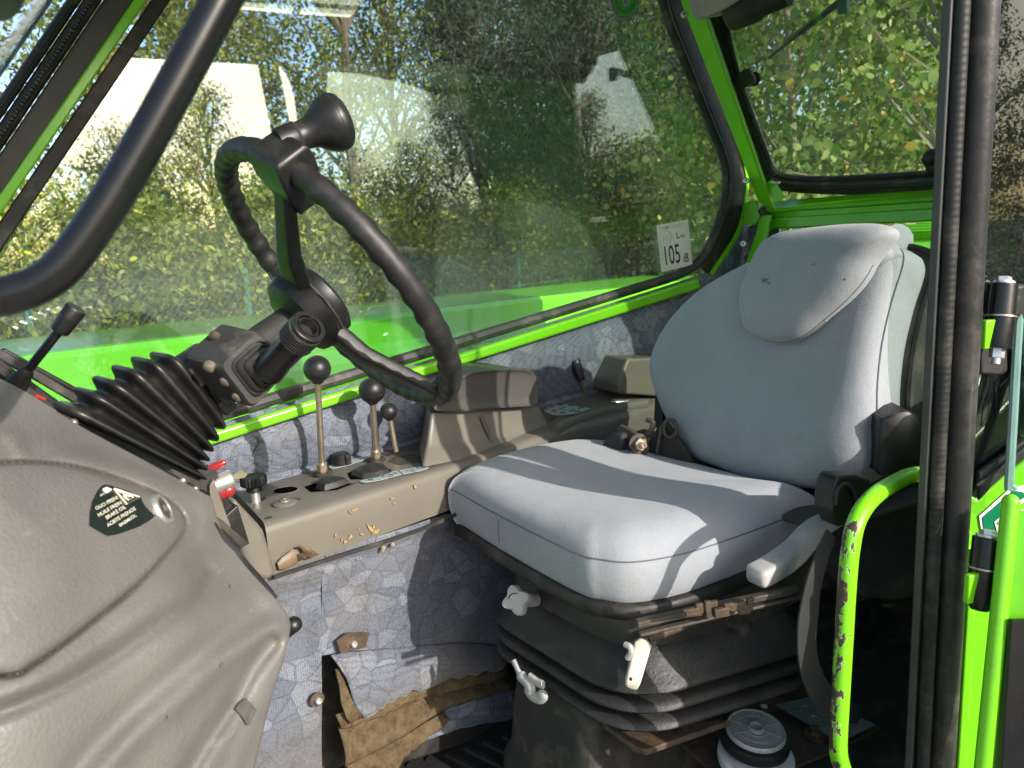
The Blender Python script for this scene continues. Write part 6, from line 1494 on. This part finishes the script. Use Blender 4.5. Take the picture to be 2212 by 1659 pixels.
# ------------------------------------------------------------------ grab rail, near grab bar, door with hinges
def grab_rail():
    pts = [(2040, 1018), (1985, 1024), (1935, 1042), (1885, 1075), (1852, 1122), (1838, 1180), (1830, 1260), (1823, 1380), (1816, 1500), (1811, 1590), (1812, 1630), (1822, 1665), (1850, 1720)]
    p3 = [PY(*p, .335) for p in pts]
    p3[0] = p3[0] + V3(.0, -.03, 0)
    single('grab_rail', tube(catmull(p3, 6), .0105, 18), CHIP, 'bent lime green grab rail with brown paint chips beside the seat', 'grab rail', ang=80)
grab_rail()
def near_bar():
    pts = [(560, -150), (500, -40), (455, 45), (380, 185), (300, 330), (215, 470), (150, 560), (100, 605), (40, 632), (-40, 650), (-160, 668)]
    p3 = [PD(u, v, .40 - .00004 * (500 - u)) for u, v in pts]
    o = E('grab_bar', p3[5], 'thick satin black grab bar curving across the upper left', 'grab bar')
    part('bar', tube(catmull(p3, 6), .0098, 20), BLACKSAT, o, ang=80)
near_bar()
def hinges():
    for zlab, q, top, mid, bot, r, D, nut in (('upper black barrel hinge of the door with bright bolt', r6, (2085, 160), (2060, 390), (2045, 590), .0155, .865, True), ('lower black barrel hinge below the hexagon sticker', r9, (1985, 195), (1965, 415), (1940, 625), .0150, .865, False)):
        t, m_, b = PD(*q(*top), D), PD(*q(*mid), D), PD(*q(*bot), D); d = (t - b).normalized()
        o = E('door_hinge', b, zlab, 'hinge', 'barrel hinges of the door')
        Lt = (t - m_).length; Lb = (m_ - b).length
        part('upper_barrel', lathe(m_, d, [(0, .0004), (r, .0004), (r, Lt * .86), (r * .9, Lt * .88), (0, Lt * .88)], 24), BLACKSAT, o)
        part('lower_barrel', lathe(b, d, [(0, 0), (r * .93, 0), (r * .97, .002), (r * .97, Lb - .0006), (0, Lb - .0006)] if nut else [(0, -.010), (r * .6, -.009), (r * .85, -.004), (r * .93, .004), (r * .95, .0045), (r * .95, Lb - .0006), (0, Lb - .0006)], 24), BLACKSAT, o)
        part('hinge_washer', lathe(m_, d, [(r * 1.12, -.001), (r * 1.12, .0008)], 24), STEEL, o)
        part('hinge_bolt', join(lathe(m_ + d * (Lt * .88), d, [(0, 0), (r * .8, 0), (r * .8, .003), (0, .003)], 20), hexprism(m_ + d * (Lt * .88), d, r * .55, .008)), ZINC, o)
        if nut:
            part('hinge_nut', join(hexprism(b - d * .010, d, r * .5, .010), lathe(b - d * .017, d, [(0, 0), (r * .3, 0), (r * .3, .008)], 10)), ZINC, o)
        s = V3(.85, -.35, 0).normalized()
        part('hinge_strap', box(m_ + d * (Lt * .43) + s * .017, .034, r * 1.5, Lt * .80, ax=s, ay=V3(.35, .85, 0)), M('worn_hinge_strap', (.10, .10, .09), .3, .7, .2, 20, dirt=(.45, .42, .36), dirt_amt=.8, dirt_s=60), o, bev=.003)
        s2 = V3(-.9, .4, 0).normalized()
        part('hinge_tab', box(b + d * (Lb * .5) + s2 * .014, .022, r * .5, Lb * .9, ax=s2, ay=V3(.4, .9, 0)), GREEN, o, bev=.002)
hinges()
def door():
    o = E('cab_door', PD(2190, 1400, .62), 'opened cab door edge with frameless glass and green rail at the far right', 'door')
    # edge of the opened glass, nearer than the pillar
    D = .90
    def ln(p, q, d0, d1): return PD(*p, d0), PD(*q, d1)
    a, b = ln(r6(2195, -60), r6(2130, 1440), D, D)
    top, up = ln(r6(2262, -1900), r6(2262, -60), D, D)
    g = [r6(2200, -1900), r6(2190, 0), r6(2160, 700), r6(2120, 1410), r6(2122, 1440), r6(2150, 1462), r6(2230, 1470), r6(2600, 1500)]
    pts = [PD(*p, D + (.0 if i < 6 else -.02 * (i - 5))) for i, p in enumerate(g)] + [PD(*r6(2900, -1900), D - .12)]
    part('glass', prism(pts, V3(.004, .003, 0)), GLASS_W, o, smooth=False)
    e = catmull(pts[:6], 6)
    part('glass_edge', tube(e, .0052, 8), M('sea_green_glass_edge', (.26, .40, .34), .15, 0, .15, 20, spec=.8), o)
    # green rail of the door
    r0, r1_ = PD(2183, 1085, .84), PD(2118, 1720, .84)
    d = (r0 - r1_).normalized()
    part('rail', join(tube([r1_, r0], .0092, 12), ball(r0, .0092, 12, 8)), GREEN, o)
    part('rail_web', prism([PD(2190, 1100, .846), PD(2240, 1110, .83), PD(2240, 1720, .83), PD(2128, 1720, .846)], V3(.003, .004, 0)), GREEN, o, bev=.001)
    part('inner_skin', prism([PD(2165, 1190, .86), PD(2206, 1210, .865), PD(2195, 1720, .865), PD(2172, 1720, .865)], V3(.004, .003, 0)), BASEBOX, o)
    part('door_frame_dark', prism([PD(2187, 1340, .825), PD(2260, 1340, .82), PD(2260, 1740, .82), PD(2160, 1740, .825)], V3(.002, .004, 0)), BLACKSAT, o)
    h0, h1 = V3(.985, .165, 0), V3(.915, -.74, 0); nn = V3(-.2, .06, 0).normalized() * .03
    part('door_shade_leaf', prism([h0 + V3(0, 0, 1.12), h0 + V3(0, 0, 1.80), h1 + V3(0, 0, 1.80), h1 + V3(0, 0, 1.2)], nn), GREEN, o, bev=.006)  # unseen lower leaf, added and angled to shade the bellows and strap
    part('check_strap', tube(catmull([PD(*r9(*p), .87) for p in ((2040, 400), (2030, 470), (2050, 560), (2110, 640))], 5), .006, 10, flat=.5), BLACK, o)
door()
# gasket along the foot of the quarter glass, sticker with white outline, inner angle strips
def side_trim():
    Q = lambda p, o=0.0: FQ(p[0], p[1], o)
    part('quarter_gasket', prism([Q(r6(*p), .004) for p in ((1905, 1350), (2060, 1240), (2300, 1060), (2300, 1180), (2100, 1340), (1990, 1440), (1910, 1530))], FN * .008), RUBBER, CAB, bev=.003)
    part('gasket_line', tube([Q(r6(*p), .014) for p in ((1918, 1440), (2100, 1300), (2300, 1140))], .002, 6), SEAL, CAB)
    st = E('hexagon_sticker', Q((2140, 1130)), 'dark green hexagon sticker with white outline on the green side panel', 'sticker')
    K = lambda x, y_: (2029.8 + x / 4.651, 987.5 + y_ / 4.651)
    fl = lambda pts, o: prism([Q(K(*p), o) for p in pts], FN * .0006)
    part('outline', fl([(395, 590), (720, 300), (850, 280), (1000, 400), (1000, 800), (640, 830), (420, 760)], .0015), LABELW, st, smooth=False)
    part('field', fl([(430, 605), (740, 335), (830, 350), (985, 430), (985, 790), (600, 800), (445, 725)], .0026), DKGREEN, st, smooth=False)
    part('emblem', fl([(548, 650), (720, 490), (960, 330), (970, 640), (900, 700), (690, 810), (590, 805)], .0037), LABELW, st, smooth=False)
    part('emblem_inner', fl([(580, 655), (720, 545), (940, 390), (940, 460), (720, 580), (590, 685)], .0048), GREEN, st, smooth=False)
    part('emblem_inner', fl([(590, 740), (720, 630), (950, 500), (950, 620), (720, 740), (650, 772)], .0048), DKGREEN, st, smooth=False)
    # weld seam at the pillar foot
    rnd = random.Random(3)
    part('weld_bead', join(*[ball(Q(K(265 + 12 * math.sin(k), 740 + k * 26), .004), .0045 + rnd.uniform(0, .0012), 8, 6) for k in range(24)]), GREEN, CAB, kind='stuff')
    # faint outline lettering on the dark glass
    ol = [[(1925, 1110), (1935, 1000), (1990, 800), (1992, 760)], [(1960, 1080), (1975, 960), (2010, 860), (2010, 960), (2000, 1010), (1960, 1080)], [(2040, 950), (2045, 790), (2080, 850), (2150, 680)], [(2060, 830), (2120, 760), (2150, 740)]]
    lt = part('glass_lettering', join(*[tube([Q(r6(*p), .0008) for p in s], .0006, 4, flat=.3) for s in ol]), SEAL, CAB)
    part('window_film', prism([FQ(*p, -.002) for p in ((2050, -60), (2300, -60), (2240, 640), (2190, 760), (2186, 1010), (2110, 1075), (2030, 1060))], FN * -.004), glass_mat('dark_quarter_glass', (0.12, 0.13, 0.115), 0.05, 0.006, 0.03, 2.0), CAB, smooth=False, label='dark glossy quarter glass beside the door pillar')
    for p in ((1950, 380), (2000, 560)): pass
    part('black_bracket', prism([Q(r6(*p), .012) for p in ((1935, 575), (2110, 575), (2115, 730), (2080, 755), (1940, 750))], FN * -.008), BASEBOX, CAB, bev=.003)
    part('cable', tube(catmull([Q(r6(*p), .0) for p in ((1965, 600), (1955, 680), (1935, 740), (1915, 820))], 4), .0026, 8), GREYPL, CAB)
    # folded flanges of the side panel at the lower right
    part('panel_flange', prism([Q(p, .002) for p in ((2085, 1180), (2100, 1180), (2075, 1700), (2055, 1700))], FN * .012), GREEN, CAB, bev=.002)
side_trim()

# ------------------------------------------------------------------ stickers on the side window
def noise_sticker():
    S = lambda x, y: (1404.4 + x / 11.63, 460.8 + y / 11.63)
    o = E('noise_level_sticker', PW(1456, 582), 'white rectangular 105 dB noise sticker on the side window', 'sticker')
    W = lambda p, off: PW(*p, off)
    cr = [S(*p) for p in ((160, 305), (935, 155), (950, 175), (1060, 1295), (1015, 1300), (1000, 1265), (980, 1310), (600, 1400), (300, 1475), (285, 1460))]
    part('sheet', prism([W(p, .008) for p in cr], WN * .0005), LABELW, o, smooth=False)
    TL, TR, BL = [np.array(S(*p)) for p in ((160, 305), (940, 155), (290, 1475))]
    f = lambda a, b: tuple(TL + (TR - TL) * a + (BL - TL) * b)
    def ln(segs, w, nm='border', mat=INK):
        part(nm, join(*[tube([W(f(*p), .0088) for p in s], w, 4, flat=.3, up=V3(1, 0, 0) if False else None) for s in segs]), mat, o)
    GREYINK = M('grey_ink', (.25, .25, .24), .6, 0, .05, 30)
    ln([[(.08, .06), (.92, .06), (.95, .1), (.95, .9), (.92, .94), (.08, .94), (.05, .9), (.05, .1), (.08, .06)]], .00035, mat=GREYINK)
    ln([[(.11, .11), (.89, .11), (.89, .89), (.11, .89), (.11, .11)]], .0003, mat=GREYINK)
    ln([[(.16, .26), (.29, .14), (.46, .22), (.46, .34), (.30, .44), (.16, .38), (.16, .26)], [(.19, .29), (.23, .28), (.28, .24), (.28, .36), (.23, .33), (.19, .33), (.19, .29)], [(.32, .25), (.35, .30), (.32, .36)], [(.35, .21), (.40, .30), (.35, .40)], [(.385, .19), (.44, .30), (.385, .41)]], .0004, 'symbol', GREYINK)
    def txt(s, a0, b0, a1, b1, bold=0.0, mat=INK):
        v, fc = textgeo(s, lambda x, y: Vector((x, y, 0)), bold=bold)
        x0, x1, y0, y1 = min(p.x for p in v), max(p.x for p in v), min(p.y for p in v), max(p.y for p in v)
        part('lettering', ([W(f(a0 + (p.x - x0) / (x1 - x0) * (a1 - a0), b1 - (p.y - y0) / (y1 - y0) * (b1 - b0)), .0090) for p in v], fc), mat, o, smooth=False)
    txt('L', .60, .22, .70, .36, .01); txt('WA', .71, .29, .87, .365, .012)
    txt('105', .16, .47, .64, .88, .006); txt('dB', .73, .70, .90, .89, .012)
    txt('MERLO S.p.A. CUNEO ITALY', .36, .075, .84, .10, mat=GREYINK); txt('049903', .14, .08, .27, .10, mat=GREYINK)
    ln([[(.29, .065), (.34, .065), (.34, .105), (.29, .105), (.29, .065)], [(.29, .065), (.34, .105)], [(.34, .065), (.29, .105)]], .0005, 'emblem')
noise_sticker()
def round_sticker():
    C = np.array((1350.5, 1.0)); R = 38.5
    o = E('round_sticker', PW(1350, 0), 'round green approval sticker with year ring at the top of the side window', 'sticker')
    W = lambda p, off: PW(*p, off)
    ci = lambda r: [(C[0] + R * r * .82 * math.cos(t) , C[1] + R * r * 1.04 * math.sin(t)) for t in [k * math.pi / 24 for k in range(48)]]
    part('year_ring', prism([W(p, .008) for p in ci(1.0)], WN * .0004), LABELBL, o, smooth=False)
    part('green_disc', prism([W(p, .0086) for p in ci(.82)], WN * .0004), LABELG, o, smooth=False)
    part('centre_disc', prism([W(p, .0092) for p in ci(.33)], WN * .0004), LABELBL, o, smooth=False)
    def arc(s, r0, r1, a0, a1):
        v, fc = textgeo(s, lambda x, y: Vector((x, y, 0)), bold=.01)
        x0, x1, y1 = min(p.x for p in v), max(p.x for p in v), max(p.y for p in v)
        out = []
        for p in v:
            t = a0 + (a1 - a0) * (p.x - x0) / (x1 - x0); r = r1 + (r0 - r1) * p.y / y1
            out.append(W((C[0] + R * .82 * r * math.cos(t), C[1] + R * 1.04 * r * math.sin(t)), .0100))
        part('lettering', (out, fc), INK, o, smooth=False)
    arc('2005 2006 2007 2008 2009 2010 2011 2012', .85, .96, math.pi * 1.05, -math.pi * .05)
    arc('MACHINE CERTIFICATION DEPARTMENT', .56, .66, math.pi * .98, math.pi * .02)
    for dx in (-.12, .14):
        part('lettering', tube([W((C[0] + R * (.82 * (dx + .17 * math.cos(t))), C[1] + R * 1.04 * (.0 + .17 * math.sin(t))), .0100) for t in [math.pi * (.55 + .9 * k / 10) for k in range(11)]], .0008, 4), INK, o)
round_sticker()
def etched_print():
    o = E('etched_maker_print', PW(1405, 25), 'small dark print etched in the top corner of the side window', 'print')
    S = lambda x, y: (1316.7 + x / 10.08, y / 10.08)
    W = lambda p: PW(*S(*p), .0075)
    seg = [[(740, 60), (850, 15), (960, 40), (965, 150), (940, 175), (760, 130), (715, 95), (740, 60)], [(865, 130), (865, 55), (935, 130), (935, 55)], [(865, 130), (935, 65)], [(740, 245), (930, 285)], [(710, 310), (900, 345)], [(745, 215), (930, 245)], [(780, 180), (890, 195)], [(780, 95), (830, 105)]]
    part('print', join(*[tube([W(p) for p in s], .0006, 4, flat=.3) for s in seg]), INK, o)
    part('print_ring', tube([W((945 + 30 * math.cos(t), 352 + 45 * math.sin(t))) for t in [k * math.pi / 8 for k in range(16)]], .0005, 4, closed=True), INK, o)
etched_print()
